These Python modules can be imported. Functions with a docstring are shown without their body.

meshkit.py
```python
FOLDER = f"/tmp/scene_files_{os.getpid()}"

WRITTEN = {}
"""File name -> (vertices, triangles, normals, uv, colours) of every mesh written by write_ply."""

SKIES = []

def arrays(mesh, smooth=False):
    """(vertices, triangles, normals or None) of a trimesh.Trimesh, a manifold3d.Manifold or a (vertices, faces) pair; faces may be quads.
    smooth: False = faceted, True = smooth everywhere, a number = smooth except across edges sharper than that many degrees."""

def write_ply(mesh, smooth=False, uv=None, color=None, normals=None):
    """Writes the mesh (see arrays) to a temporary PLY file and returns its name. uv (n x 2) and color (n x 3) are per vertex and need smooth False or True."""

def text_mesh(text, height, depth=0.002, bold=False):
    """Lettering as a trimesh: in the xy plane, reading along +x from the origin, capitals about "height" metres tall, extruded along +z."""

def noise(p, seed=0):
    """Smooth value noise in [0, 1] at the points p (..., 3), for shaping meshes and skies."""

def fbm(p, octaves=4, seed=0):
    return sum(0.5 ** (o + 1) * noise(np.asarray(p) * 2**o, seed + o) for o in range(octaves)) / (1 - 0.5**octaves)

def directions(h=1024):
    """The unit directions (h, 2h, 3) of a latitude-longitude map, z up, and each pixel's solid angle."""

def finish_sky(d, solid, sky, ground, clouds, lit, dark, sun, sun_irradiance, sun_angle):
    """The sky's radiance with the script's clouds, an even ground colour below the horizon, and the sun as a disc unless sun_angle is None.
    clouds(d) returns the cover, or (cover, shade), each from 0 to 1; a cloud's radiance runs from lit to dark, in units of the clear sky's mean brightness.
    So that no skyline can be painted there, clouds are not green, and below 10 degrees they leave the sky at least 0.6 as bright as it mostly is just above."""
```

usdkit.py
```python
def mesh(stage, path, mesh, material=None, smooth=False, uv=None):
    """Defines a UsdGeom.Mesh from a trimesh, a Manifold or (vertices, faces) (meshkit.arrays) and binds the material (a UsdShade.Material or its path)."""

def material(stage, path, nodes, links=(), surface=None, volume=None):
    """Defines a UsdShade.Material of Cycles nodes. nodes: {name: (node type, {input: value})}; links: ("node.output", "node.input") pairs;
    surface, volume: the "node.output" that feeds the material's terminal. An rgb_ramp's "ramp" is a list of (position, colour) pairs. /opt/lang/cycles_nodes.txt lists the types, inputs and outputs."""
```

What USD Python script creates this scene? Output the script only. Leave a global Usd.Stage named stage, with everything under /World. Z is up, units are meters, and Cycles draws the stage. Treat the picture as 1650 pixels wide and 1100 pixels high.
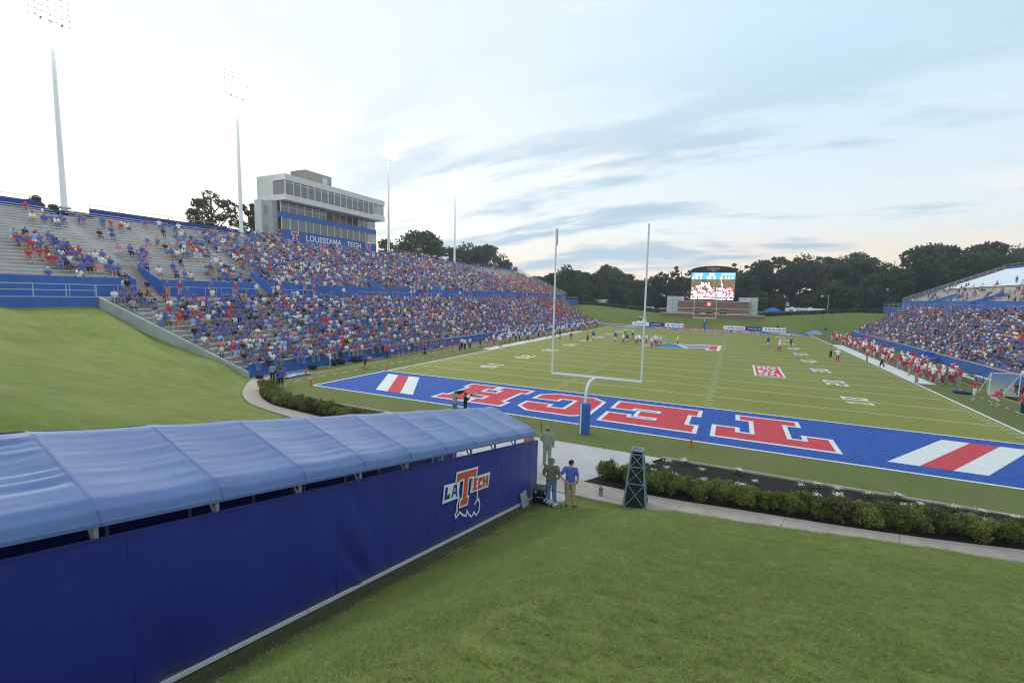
import math, random
import numpy as np, trimesh, usdkit, meshkit
import manifold3d as m3
from shapely.geometry import Polygon, LineString, box as sbox
from shapely import affinity
from shapely.ops import unary_union
from pxr import Usd, UsdGeom, UsdLux, UsdShade, Gf, Sdf, Vt

rnd = random.Random(7)
rng = np.random.default_rng(7)
stage = Usd.Stage.CreateInMemory()
UsdGeom.SetStageUpAxis(stage, 'Z')
UsdGeom.Xform.Define(stage, '/World')
UsdGeom.Scope.Define(stage, '/World/Looks')

# ---------------------------------------------------------------- camera, sky, sun, exposure
LOCX, LOCY = 7.7, 7.1
CAM = np.array([7.5786, -27.519, 7.978]); YAW, PITCH, ROLL = -.4511, -.0991, .0216
EXPOSURE = 1.52
SUN_EL, SUN_AZ = math.radians(4.0), math.radians(-66)
cam = UsdGeom.Camera.Define(stage, '/World/camera')
cam.CreateHorizontalApertureAttr(36.0); cam.CreateVerticalApertureAttr(36.0 * 682 / 1024)
cam.CreateFocalLengthAttr(36.0 * 739.04 / 1650); cam.CreateClippingRangeAttr(Gf.Vec2f(.1, 3000))
cam.CreateExposureAttr(EXPOSURE)
f_ = np.array([math.sin(YAW) * math.cos(PITCH), math.cos(YAW) * math.cos(PITCH), math.sin(PITCH)])
r_ = np.array([math.cos(YAW), -math.sin(YAW), 0.]); u_ = np.cross(r_, f_)
c_, s_ = math.cos(ROLL), math.sin(ROLL)
R_, U_ = c_ * r_ + s_ * u_, -s_ * r_ + c_ * u_
cam.AddTransformOp().Set(Gf.Matrix4d(*R_, 0, *U_, 0, *(-f_), 0, *CAM, 1))

def link(*pairs): return [tuple(p.split('>')) for p in pairs]

sky = usdkit.material(stage, '/World/Looks/evening_sky', {
    'sky': ('sky_texture', {'sky_type': 'single_scattering', 'sun_disc': False, 'sun_elevation': SUN_EL, 'sun_rotation': SUN_AZ, 'air_density': 1.0, 'aerosol_density': 1.0, 'ozone_density': 1.2}),
    'tc': ('texture_coordinate', {}),
    'nrm': ('vector_math', {'math_type': 'normalize'}),
    'sep': ('separate_xyz', {}),
    'zc': ('math', {'math_type': 'maximum', 'value2': 0.0}),
    'zb': ('math', {'math_type': 'add', 'value2': 0.24}),
    'comb': ('combine_xyz', {}),
    'px': ('math', {'math_type': 'divide'}), 'py': ('math', {'math_type': 'divide'}),
    'rot': ('mapping', {'mapping_type': 'point', 'rotation': (0, 0, math.radians(-134)), 'location': (LOCX, LOCY, 0), 'scale': (0.36, 1.2, 1)}),
    'n1': ('noise_texture', {'scale': 2.0, 'detail': 9, 'roughness': 0.60, 'distortion': 0.3}),
    'n2': ('noise_texture', {'scale': 2.2, 'detail': 6, 'roughness': 0.6, 'distortion': 0.2}),
    # thin white veil, warmer near the horizon
    'hz': ('map_range', {'from_min': 0.0, 'from_max': 0.42, 'to_min': 0.0, 'to_max': 1.0, 'clamp': True}),
    'veilcol': ('rgb_ramp', {'ramp': [(0, (1.0, .71, .57)), (.19, (1.0, .88, .76)), (.34, (.87, .955, 1.0)), (.65, (.75, .90, 1.0)), (1, (.63, .845, 1.0))]}),
    'sd': ('vector_math', {'math_type': 'dot_product', 'vector2': (math.sin(SUN_AZ) * math.cos(.25), math.cos(SUN_AZ) * math.cos(.25), math.sin(.25))}),
    'glow': ('map_range', {'from_min': -0.1, 'from_max': 1.0, 'to_min': 3.75, 'to_max': 4.25, 'clamp': True}),
    'wf': ('map_range', {'range_type': 'smoothstep', 'from_min': .3, 'from_max': 1.0, 'to_min': 0., 'to_max': .6}), 'wm': ('mix_color', {'blend_type': 'mix', 'b': (1.0, .985, .965)}),
    'veil': ('vector_math', {'math_type': 'scale'}),
    'mixv': ('mix_color', {'blend_type': 'mix', 'fac': 0.92}),
    'c1': ('map_range', {'range_type': 'smoothstep', 'from_min': 0.48, 'from_max': 0.61, 'to_min': 0.0, 'to_max': 1.0}),
    'low': ('map_range', {'range_type': 'smoothstep', 'from_min': 0.50, 'from_max': 0.20, 'to_min': 0.0, 'to_max': 0.85}),
    'cfac': ('math', {'math_type': 'multiply'}),
    'greycol': ('vector_math', {'math_type': 'scale', 'vector1': (.62, .88, 1.12)}),
    'mk': ('vector_math', {'math_type': 'dot_product', 'vector2': (math.sin(-.02), math.cos(-.02), 0)}),
    'mkr': ('map_range', {'range_type': 'smoothstep', 'from_min': 0.55, 'from_max': 0.93, 'to_min': 0.0, 'to_max': 1.0}),
    'mkm': ('math', {'math_type': 'multiply'}),
    'gglow': ('math', {'math_type': 'multiply', 'value2': 0.66}),
    'mixc': ('mix_color', {'blend_type': 'mix'}),
    'c2': ('map_range', {'range_type': 'smoothstep', 'from_min': 0.52, 'from_max': 0.72, 'to_min': 0.0, 'to_max': 0.55}),
    'wisp': ('vector_math', {'math_type': 'scale', 'vector1': (1.0, .93, .88)}),
    'wglow': ('math', {'math_type': 'multiply', 'value2': 1.08}),
    'mixw': ('mix_color', {'blend_type': 'mix'}),
    'bg': ('background_shader', {'strength': 0.093}),
}, link('tc.generated>nrm.vector1', 'nrm.vector>sep.vector', 'sep.z>zc.value1', 'zc.value>zb.value1', 'sep.x>px.value1', 'zb.value>px.value2', 'sep.y>py.value1', 'zb.value>py.value2',
        'px.value>comb.x', 'py.value>comb.y', 'comb.vector>rot.vector', 'rot.vector>n1.vector', 'rot.vector>n2.vector', 'zc.value>hz.value', 'hz.result>veilcol.fac',
        'nrm.vector>sd.vector1', 'sd.value>glow.value', 'sd.value>wf.value', 'wf.result>wm.fac', 'veilcol.color>wm.a', 'wm.result>veil.vector1', 'glow.result>veil.scale', 'sky.color>mixv.a', 'veil.vector>mixv.b',
        'n1.fac>c1.value', 'zc.value>low.value', 'nrm.vector>mk.vector1', 'mk.value>mkr.value', 'c1.result>mkm.value1', 'mkr.result>mkm.value2', 'mkm.value>cfac.value1', 'low.result>cfac.value2', 'glow.result>gglow.value1', 'gglow.value>greycol.scale', 'mixv.result>mixw.a', 'n2.fac>c2.value', 'c2.result>mixw.fac',
        'glow.result>wglow.value1', 'wglow.value>wisp.scale', 'wisp.vector>mixw.b', 'mixw.result>mixc.a', 'greycol.vector>mixc.b', 'cfac.value>mixc.fac', 'mixc.result>bg.color'), surface='bg.background')
dome = UsdLux.DomeLight.Define(stage, '/World/sky')
UsdShade.MaterialBindingAPI.Apply(dome.GetPrim()).Bind(sky)
sun = UsdLux.DistantLight.Define(stage, '/World/sun')
sun.CreateNormalizeAttr(True); sun.CreateIntensityAttr(0.14); sun.CreateAngleAttr(10.0); sun.CreateColorAttr(Gf.Vec3f(1, .86, .72))
sd_ = np.array([math.sin(SUN_AZ) * math.cos(SUN_EL), math.cos(SUN_AZ) * math.cos(SUN_EL), math.sin(SUN_EL)])
a_ = np.cross([0, 0, 1.], sd_); a_ /= np.linalg.norm(a_); b_ = np.cross(sd_, a_)
sun.AddTransformOp().Set(Gf.Matrix4d(*a_, 0, *b_, 0, *sd_, 0, 0, 0, 0, 1))

# ---------------------------------------------------------------- helpers
USED = {}
def path_for(name, parent=None):
    base = (str(parent.GetPath()) if parent is not None else '/World') + '/' + name
    n = USED.get(base, 0); USED[base] = n + 1
    return base if n == 0 else f'{base}_{n:03d}'
def tag(o, label=None, category=None, group=None, kind=None):
    for k, v in (('label', label), ('category', category), ('group', group), ('kind', kind)):
        if v: o.SetCustomDataByKey(k, v)
    return o
def place(x, loc=(0, 0, 0), rz=0, sc=None):
    x.AddTranslateOp().Set(Gf.Vec3d(*map(float, loc)))
    if rz: x.AddRotateZOp().Set(float(math.degrees(rz)))
    if sc is not None: x.AddScaleOp().Set(Gf.Vec3f(*( (sc,) * 3 if np.ndim(sc) == 0 else sc)))
def thing(name, label, cat, loc=(0, 0, 0), rz=0, group=None, sc=None, kind=None):
    x = UsdGeom.Xform.Define(stage, path_for(name)); place(x, loc, rz, sc)
    return tag(x.GetPrim(), label, cat, group, kind)
def obj(name, mesh, m, parent=None, smooth=False, **tags):
    o = usdkit.mesh(stage, path_for(name, parent), mesh, m, smooth).GetPrim()
    return tag(o, **tags) if tags else o
UsdGeom.Scope.Define(stage, '/World/Prototypes'); stage.GetPrimAtPath('/World/Prototypes').SetSpecifier(Sdf.SpecifierClass)
def proto(name):
    return UsdGeom.Xform.Define(stage, path_for(name, stage.GetPrimAtPath('/World/Prototypes'))).GetPrim()
def copy_of(pr, name, label, cat, loc, rz=0, group=None, sc=None):
    x = UsdGeom.Xform.Define(stage, path_for(name)); place(x, loc, rz, sc)
    p = x.GetPrim(); p.GetReferences().AddInternalReference(pr.GetPath()); p.SetInstanceable(True)
    return tag(p, label, cat, group)

MATS = {}
def mat(name, col, rough=.7, var=.18, scale=4., bump=0., bscale=40., spec=.3, metal=0., col2=None, coord='object', emit=None, transl=0.):
    if name in MATS: return MATS[name]
    c = np.array(col, float); c2 = np.array(col2, float) if col2 is not None else c * (1 + var)
    c1 = c if col2 is not None else c * (1 - var)
    nodes = {'p': ('principled_bsdf', {'roughness': rough, 'specular_ior_level': spec, 'metallic': metal, 'base_color': tuple(c)})}
    links, surf = [], 'p.BSDF'
    if var or col2 is not None:
        nodes |= {'tc': ('texture_coordinate', {}), 'n': ('noise_texture', {'scale': scale, 'detail': 5, 'roughness': .6}), 'r': ('rgb_ramp', {'ramp': [(.32, c1), (.68, c2)]})}
        links += link(f'tc.{coord}>n.vector', 'n.fac>r.fac', 'r.color>p.base_color')
    if bump:
        nodes |= {'tb': ('texture_coordinate', {}), 'nb': ('noise_texture', {'scale': bscale, 'detail': 4}), 'b': ('bump', {'strength': .6, 'distance': bump})}
        links += link(f'tb.{coord}>nb.vector', 'nb.fac>b.height', 'b.normal>p.normal')
    if emit: nodes['p'][1].update(emission_color=tuple(emit[0]), emission_strength=emit[1])
    if transl:
        nodes |= {'t': ('translucent_bsdf', {'color': tuple(c)}), 'mx': ('mix_closure', {'fac': transl})}
        links += link('p.BSDF>mx.closure1', 't.BSDF>mx.closure2')
        if var or col2 is not None: links += link('r.color>t.color')
        surf = 'mx.closure'
    MATS[name] = usdkit.material(stage, '/World/Looks/' + name, nodes, links, surface=surf)
    return MATS[name]

def cat(*ms): return trimesh.util.concatenate([m for m in ms if m is not None])
def bx(x0, x1, y0, y1, z0, z1):
    b = trimesh.creation.box([abs(x1 - x0), abs(y1 - y0), abs(z1 - z0)]); b.apply_translation([(x0 + x1) / 2, (y0 + y1) / 2, (z0 + z1) / 2]); return b
def hexa(p):  # 8 corners: bottom ring of four, top ring of four
    return trimesh.Trimesh(np.array(p, float), [[0, 2, 1], [0, 3, 2], [4, 5, 6], [4, 6, 7], [0, 1, 5], [0, 5, 4], [1, 2, 6], [1, 6, 5], [2, 3, 7], [2, 7, 6], [3, 0, 4], [3, 4, 7]], process=False)
def tube(a, b, r, n=8, r2=None):
    a, b = np.array(a, float), np.array(b, float); d = b - a; L = np.linalg.norm(d); d /= L
    e = np.cross(d, [0, 0, 1] if abs(d[2]) < .9 else [1, 0, 0]); e /= np.linalg.norm(e); f = np.cross(d, e)
    t = np.arange(n) * 2 * math.pi / n; ring = np.cos(t)[:, None] * e + np.sin(t)[:, None] * f
    v = np.vstack([a + r * ring, b + (r2 or r) * ring, [a], [b]])
    fc = []
    for i in range(n):
        j = (i + 1) % n; fc += [[i, j, n + j], [i, n + j, n + i], [2 * n, j, i], [2 * n + 1, n + i, n + j]]
    return trimesh.Trimesh(v, np.array(fc)[:, ::-1], process=False)
def bar(a, b, w, h=None):  # square bar
    a, b = np.array(a, float), np.array(b, float); h = h or w; d = b - a; d /= np.linalg.norm(d)
    e = np.cross(d, [0, 0, 1] if abs(d[2]) < .9 else [0, 1, 0]); e /= np.linalg.norm(e); f = np.cross(e, d)
    ring = [(-w / 2) * e - (h / 2) * f, (w / 2) * e - (h / 2) * f, (w / 2) * e + (h / 2) * f, (-w / 2) * e + (h / 2) * f]
    return hexa([a + q for q in ring] + [b + q for q in ring])
def tidy(v, f):
    u, inv = np.unique(f.ravel(), return_inverse=True); return v[u], inv.reshape(f.shape)
def poly_sheet(g, z, tri=None):
    """A shapely polygon as a flat sheet at height z."""
    out = []
    for q in getattr(g, 'geoms', [g]):
        if q.is_empty or q.area < 1e-6: continue
        v, f = trimesh.creation.triangulate_polygon(q, engine='earcut')
        v3 = np.column_stack([v, np.full(len(v), z)])
        n = np.cross(v3[f[:, 1]] - v3[f[:, 0]], v3[f[:, 2]] - v3[f[:, 0]])[:, 2]
        f = np.where(n[:, None] < 0, f[:, ::-1], f); out.append(trimesh.Trimesh(v3, f, process=False))
    return cat(*out)
def extrude(g, h, z0=0):
    out = []
    for q in getattr(g, 'geoms', [g]):
        if q.is_empty or q.area < 1e-6: continue
        m = trimesh.creation.extrude_polygon(q, h, engine='earcut'); m.apply_translation([0, 0, z0]); out.append(m)
    return cat(*out)
def prism_x(pts, x0, x1):
    """Polygon given in (y, z), extruded from x0 to x1."""
    m = extrude(Polygon(pts), x1 - x0); v = m.vertices.copy()
    m.vertices = np.column_stack([v[:, 2] + x0, v[:, 0], v[:, 1]]); return m
def lathe(prof, n=16):
    return trimesh.creation.revolve(np.array(prof, float), sections=n)
def grid(xs, ys, zf):
    X, Y = np.meshgrid(xs, ys); Z = zf(X, Y); nx, ny = len(xs), len(ys)
    v = np.column_stack([X.ravel(), Y.ravel(), Z.ravel()]); i, j = np.meshgrid(np.arange(nx - 1), np.arange(ny - 1))
    a = (j * nx + i).ravel(); return (v, np.column_stack([a, a + 1, a + nx + 1, a + nx]))
ORD = ['first', 'second', 'third', 'fourth', 'fifth', 'sixth', 'seventh', 'eighth', 'ninth', 'tenth', 'eleventh', 'twelfth', 'thirteenth', 'fourteenth', 'fifteenth', 'sixteenth', 'seventeenth', 'eighteenth', 'nineteenth', 'twentieth']
def ordinal(i): return ORD[i] if i < 20 else (['twenty', 'thirty', 'forty', 'fifty', 'sixty', 'seventy', 'eighty', 'ninety'][(i + 1) // 10 - 2] + '-' + ORD[(i + 1) % 10 - 1] if (i + 1) % 10 else ['twentieth', 'thirtieth', 'fortieth', 'fiftieth', 'sixtieth', 'seventieth', 'eightieth', 'ninetieth'][(i + 1) // 10 - 2])

# materials of the place
def grass_mat(name, dark, light, s=.35, fine=9., bump=.03, dirt=False):
    if name in MATS: return MATS[name]
    nodes = {
        'g': ('geometry', {}), 'n1': ('noise_texture', {'scale': s, 'detail': 4, 'roughness': .6}), 'n2': ('noise_texture', {'scale': fine, 'detail': 6, 'roughness': .7}), 'n3': ('noise_texture', {'scale': s * 4.3, 'detail': 5, 'roughness': .65, 'distortion': .4}),
        'a': ('math', {'math_type': 'add'}), 'm': ('math', {'math_type': 'multiply_add', 'value2': .8}), 'h': ('math', {'math_type': 'multiply', 'value2': .42}),
        'r': ('rgb_ramp', {'ramp': [(.36, dark), (.66, light)]}), 'b': ('bump', {'strength': .8, 'distance': bump}), 'p': ('principled_bsdf', {'roughness': .85, 'specular_ior_level': .12})}
    links = link('g.position>n1.vector', 'g.position>n2.vector', 'g.position>n3.vector', 'n1.fac>a.value1', 'n2.fac>m.value1', 'n3.fac>a.value2', 'a.value>m.value3', 'm.value>h.value1', 'h.value>r.fac', 'n2.fac>b.height', 'b.normal>p.normal')
    if dirt:   # worn, earthy strip at the foot of the tunnel wall
        nodes |= {'x': ('separate_xyz', {}), 'nd': ('noise_texture', {'scale': 2.2, 'detail': 5}), 'xa': ('math', {'math_type': 'multiply_add', 'value2': 1.5}), 'f': ('map_range', {'range_type': 'smoothstep', 'from_min': 2.75, 'from_max': 1.95, 'to_min': 0., 'to_max': .9}), 'gx': ('math', {'math_type': 'greater_than', 'value2': -1.0}), 'gy': ('math', {'math_type': 'less_than', 'value2': -11.6}), 'f1': ('math', {'math_type': 'multiply'}), 'f2': ('math', {'math_type': 'multiply'}),
                  'dc': ('rgb_ramp', {'ramp': [(.3, (.050, .048, .022)), (.7, (.12, .095, .055))]}), 'mx': ('mix_color', {'blend_type': 'mix'})}
        links += link('g.position>x.vector', 'g.position>nd.vector', 'nd.fac>xa.value1', 'x.x>xa.value3', 'xa.value>f.value', 'x.x>gx.value1', 'x.y>gy.value1', 'f.result>f1.value1', 'gx.value>f1.value2', 'f1.value>f2.value1', 'gy.value>f2.value2', 'n2.fac>dc.fac', 'r.color>mx.a', 'dc.color>mx.b', 'f2.value>mx.fac', 'mx.result>p.base_color')
    else: links += link('r.color>p.base_color')
    MATS[name] = usdkit.material(stage, '/World/Looks/' + name, nodes, links, surface='p.BSDF')
    return MATS[name]
LAWN = grass_mat('lawn', (.105, .132, .026), (.215, .245, .060), dirt=True)
FARLAWN = grass_mat('far_lawn', (.100, .128, .030), (.165, .195, .05), s=.12, fine=3)
TURF = grass_mat('turf', (.195, .198, .048), (.255, .250, .064), s=.10, fine=14, bump=.004)
TURF2 = grass_mat('turf_border', (.112, .130, .040), (.150, .165, .052), s=.15, fine=14, bump=.004)
CONC = mat('concrete', (.43, .35, .30), .9, .14, 1.3, .004, 60)
CONC2 = mat('pale_concrete', (.50, .455, .45), .9, .08, .9, .003, 60)
TERR = mat('terrace_concrete', (.50, .48, .47), .9, .12, .6)
ALU = mat('bench_aluminium', (.66, .65, .65), .5, .08, 2, metal=.1)
BLUEW = mat('blue_wall_paint', (.042, .125, .42), .6, .10, .8)
BLUED = mat('dark_blue_wall_paint', (.018, .050, .24), .6, .10, .8)
ENDBLUE = mat('end_zone_blue', (.024, .082, .34), .85, .22, 2.5, .004, 30)
PRED = mat('paint_red', (.56, .055, .075), .85, .16, 2.5, .004, 30)
PWHITE = mat('paint_white', (.70, .69, .66), .85, .09, 3, .004, 30)
LINE = mat('line_white', (.58, .60, .48), .9, .12, 6)
PYEL = mat('line_yellow', (.55, .42, .06), .9, .1, 6)
STEEL = mat('galvanised_steel', (.5, .52, .54), .45, .08, 3, metal=.4)
WHITEP = mat('white_paint', (.80, .80, .80), .35, .03, 3)
GREYW = mat('press_box_panel', (.66, .655, .64), .7, .05, .5)
SOIL = mat('mulch', (.022, .016, .012), .95, .45, 9, .03, 25)
BLACK = mat('black_plastic', (.012, .012, .013), .5, .1, 5)
DARKG = mat('dark_grey', (.05, .055, .06), .6, .1, 5)
# ---------------------------------------------------------------- ground
PATH_OUT = np.array([(-60, 9), (-46, 3), (-33, .6), (-31, -1.26), (-29.25, -2.9), (-25.85, -5.5), (-22.3, -7.1), (-16, -8.2), (-8, -9.6), (0, -10.35), (5, -10.25), (10, -9.55), (16, -8.57), (20, -7.6), (25, -5.8), (30, -3.3), (33, -.8), (46, 4), (60, 10)], float)
from scipy.interpolate import PchipInterpolator
from scipy.spatial import cKDTree
_po = PchipInterpolator(PATH_OUT[:, 0], PATH_OUT[:, 1])
_px = np.linspace(-31.6, 60, 1500); _tree = cKDTree(np.column_stack([_px, _po(_px)]))
TUN = np.array([.8921, -11.1278, 0.]); TD = np.array([.02207, .99976, 0.]); TS = -.17774 / .98408   # tunnel: foot of the wall at the mouth, heading, fall
TL = np.array([-TD[1], TD[0], 0.])
TW = 3.84
def tun(s, lat=0., h=0.):
    return TUN + s * TD + lat * TL + np.array([0, 0, s * TS + h])
def kerb_y(x): return -.7 - 6.3 * np.clip((-32 - np.asarray(x)) / 13, 0, 1)
def bank(x, y):
    shp = np.shape(x); q = np.column_stack([np.ravel(x), np.ravel(y)]); d, _ = _tree.query(q); d = np.where((q[:, 1] < _po(np.clip(q[:, 0], -60, 60))) | (q[:, 0] < -31.9), d, 0)
    a = np.clip(d / 3.2, 0, 1); z = 1.15 * a * a * (3 - 2 * a) + .345 * .8 * np.logaddexp(0, (d - 2.0) / .8) - .345 * .8 * np.log1p(np.exp(-2.5)); z = np.minimum(z, 6.45)
    k = np.clip((-32 - q[:, 0]) / 13, 0, 1); e = np.hypot(q[:, 1] - kerb_y(q[:, 0]), np.maximum(q[:, 0] + 32, 0)) * .9   # meets the sloping kerb of the stand
    z = np.where(q[:, 0] < -20, np.maximum(z, -.05 + 6.5 * k - .34 * e), z)
    z = np.where((q[:, 1] < -5.5) & (q[:, 0] < -25), np.maximum(z, 6.35 - .33 * np.maximum(q[:, 0] + 44, 0) - .5 * np.maximum(q[:, 1] + 7, 0)), z)
    return np.maximum(z, 0).reshape(shp)
def ground_z(x, y):
    z = bank(x, y); s = (np.asarray(y) - TUN[1]) / TD[1]; lat = -(np.asarray(x) - TUN[0] - s * TD[0])
    base = np.where(s < 0, s * TS, 0.)
    out = np.maximum(-lat - .15, lat - TW - .15); t = np.clip(out / 5.2, 0, 1); t = t * t * (3 - 2 * t) * .35 + t * .65
    z = np.where(s < 1.2, base * (1 - t) + z * t, z)
    p = np.stack([np.asarray(x), np.asarray(y), np.zeros_like(z)], -1)
    return z + np.clip(z, 0, 1) * (.10 * (meshkit.fbm(p * .35, 3, 3) - .5) + .05 * (meshkit.fbm(p * 1.1, 3, 5) - .5)) - .02
xs = np.unique(np.concatenate([np.linspace(-75, -34, 60), np.linspace(-34, -4, 90), np.linspace(-4, 20, 150), np.linspace(20, 60, 70)]))
ys = np.unique(np.concatenate([np.linspace(-60, -34, 22), np.linspace(-34, -8, 150), np.linspace(-8, 6, 56)]))
bk = grid(xs, ys, ground_z); cen = bk[0][bk[1]].mean(1)
inb = np.where(cen[:, 0] < -31.9, cen[:, 1] < kerb_y(cen[:, 0]) - .02, cen[:, 1] < _po(np.clip(cen[:, 0], -60, 60)) - .02)
intun = (np.abs(cen[:, 0] - (TUN[0] - TW / 2 + (cen[:, 1] - TUN[1]) * TD[0])) < TW / 2 - .05) & (cen[:, 1] < -10.9)
obj('grass_bank', tidy(bk[0], bk[1][inb & ~intun]), LAWN, smooth=True, kind='structure', label='grassy end-zone bank curving round the near end of the field')
def outer(x, y):
    r = np.maximum(np.maximum(np.abs(x) - 62, 0), np.maximum(y - 138, -38 - y)); t = np.clip(r / 6 + .0, 0, 1)
    z = -.6 + t * 4.9
    return z + np.clip((np.hypot(x, y - 50) - 140) / 200, 0, 1) * 6 * meshkit.fbm(np.stack([x * .01, y * .01, x * 0], -1), 3, 9)
gx = np.unique(np.concatenate([np.linspace(-420, -120, 12), np.linspace(-120, 120, 61), np.linspace(120, 420, 12)])); gy = np.unique(np.concatenate([np.linspace(-360, -80, 10), np.linspace(-80, 220, 76), np.linspace(220, 480, 10)]))
obj('terrain', grid(gx, gy, outer), FARLAWN, smooth=True, kind='structure', label='wide open land round the stadium')
def farz(x, y):
    top = 2.9 + np.clip((np.abs(x) - 13) / 26, 0, 1) * 2.3; t = np.clip((y - 114.5) / 15, 0, 1); t = t * t * (3 - 2 * t)
    return top * t - .01 + .06 * (meshkit.fbm(np.stack([x * .3, y * .3, x * 0], -1), 3, 4) - .5) * np.clip(t * 4, 0, 1)
obj('far_bank', grid(np.linspace(-62, 62, 63), np.linspace(113.5, 140, 28), farz), FARLAWN, smooth=True, kind='structure', label='grass bank behind the far end zone rising to the scoreboard')
obj('turf_border', poly_sheet(sbox(-32.3, -4.02, 33.9, 114.4), -.004), TURF2, kind='structure', label='darker green turf border round the playing field')
field = obj('playing_field', poly_sheet(sbox(-24.38, 9.144, 24.38, 100.58), .0), TURF, kind='structure', label='olive green turf playing field with white yard lines')
# painted lines, numbers: parts of the field
YD = .9144
def pl(name, g, m, z=.004, parent=field, **k): return obj(name, poly_sheet(g, z), m, parent, **k)
for i in range(1, 20):
    y = 9.144 + 4.572 * i; pl('yard_line', sbox(-24.2, y - .055, 24.2, y + .055), LINE)
ticks = {-1: [], 1: [], -2: [], 2: []}
for k in range(1, 100):
    if k % 5 == 0: continue
    y = 9.144 + k * YD
    for sx in (-1, 1):
        ticks[sx].append(sbox(sx * 6.1 - .3, y - .05, sx * 6.1 + .3, y + .05)); ticks[2 * sx].append(sbox(sx * 23.9 - .3, y - .05, sx * 23.9 + .3, y + .05))
for v in ticks.values(): pl('hash_marks', unary_union(v), LINE, kind='stuff')
DIG = {'0': [(0, 0, 1.2, .3), (0, 1.53, 1.2, 1.83), (0, 0, .33, 1.83), (.87, 0, 1.2, 1.83)], '1': [(.42, 0, .78, 1.83), (.15, 0, 1.05, .25), (.2, 1.45, .6, 1.7)], '2': [(0, 0, 1.2, .3), (0, .77, 1.2, 1.06), (0, 1.53, 1.2, 1.83), (0, 0, .33, 1.0), (.87, .8, 1.2, 1.83)],
       '3': [(0, 0, 1.2, .3), (.2, .77, 1.2, 1.06), (0, 1.53, 1.2, 1.83), (.87, 0, 1.2, 1.83)], '4': [(.8, 0, 1.12, 1.83), (0, .55, 1.25, .85), (0, .55, .32, 1.83)], '5': [(0, 0, 1.2, .3), (0, .77, 1.2, 1.06), (0, 1.53, 1.2, 1.83), (0, .8, .33, 1.83), (.87, 0, 1.2, 1.0)]}
def digit(d): return unary_union([sbox(*b) for b in DIG[d]]).buffer(.06, join_style='mitre').buffer(-.06, join_style='mitre')
for k, n in enumerate([10, 20, 30, 40, 50, 40, 30, 20, 10]):
    y = 9.144 + 9.144 * (k + 1); t, o = str(n)
    for sx in (1, -1):
        g = unary_union([affinity.translate(digit(t), -1.55, 0), affinity.translate(digit(o), .35, 0)])
        # read from the near sideline: up points to the middle of the field
        g = affinity.rotate(g, 90 if sx > 0 else -90, origin=(0, 0)); g = affinity.translate(g, sx * 17.93, y)
        pl('yard_number', g, PWHITE)
side = [sbox(s * 24.38, 9.0, s * 24.50, 100.7) if s > 0 else sbox(-24.50, 9.0, -24.38, 100.7) for s in (1, -1)]
for s in (1, -1):
    a, b = sorted((s * 24.38, s * 24.60)); pl('sideline', sbox(a, -.12, b, 109.85), PWHITE, .006)
    a, b = sorted((s * 24.60, s * 26.2)); pl('sideline_border', sbox(a, 32.0, b, 77.7), PWHITE, .005)
    dash = [sbox(min(s * 27.3, s * 27.4), y, max(s * 27.3, s * 27.4), y + .5) for y in np.arange(-1, 31, 1.4)]
    pl('white_dashes', unary_union(dash), PWHITE, .004, kind='stuff'); a, b = sorted((s * 29.2, s * 29.32)); pl('yellow_line', sbox(a, -1.5, b, 100), PYEL, .003)
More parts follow.
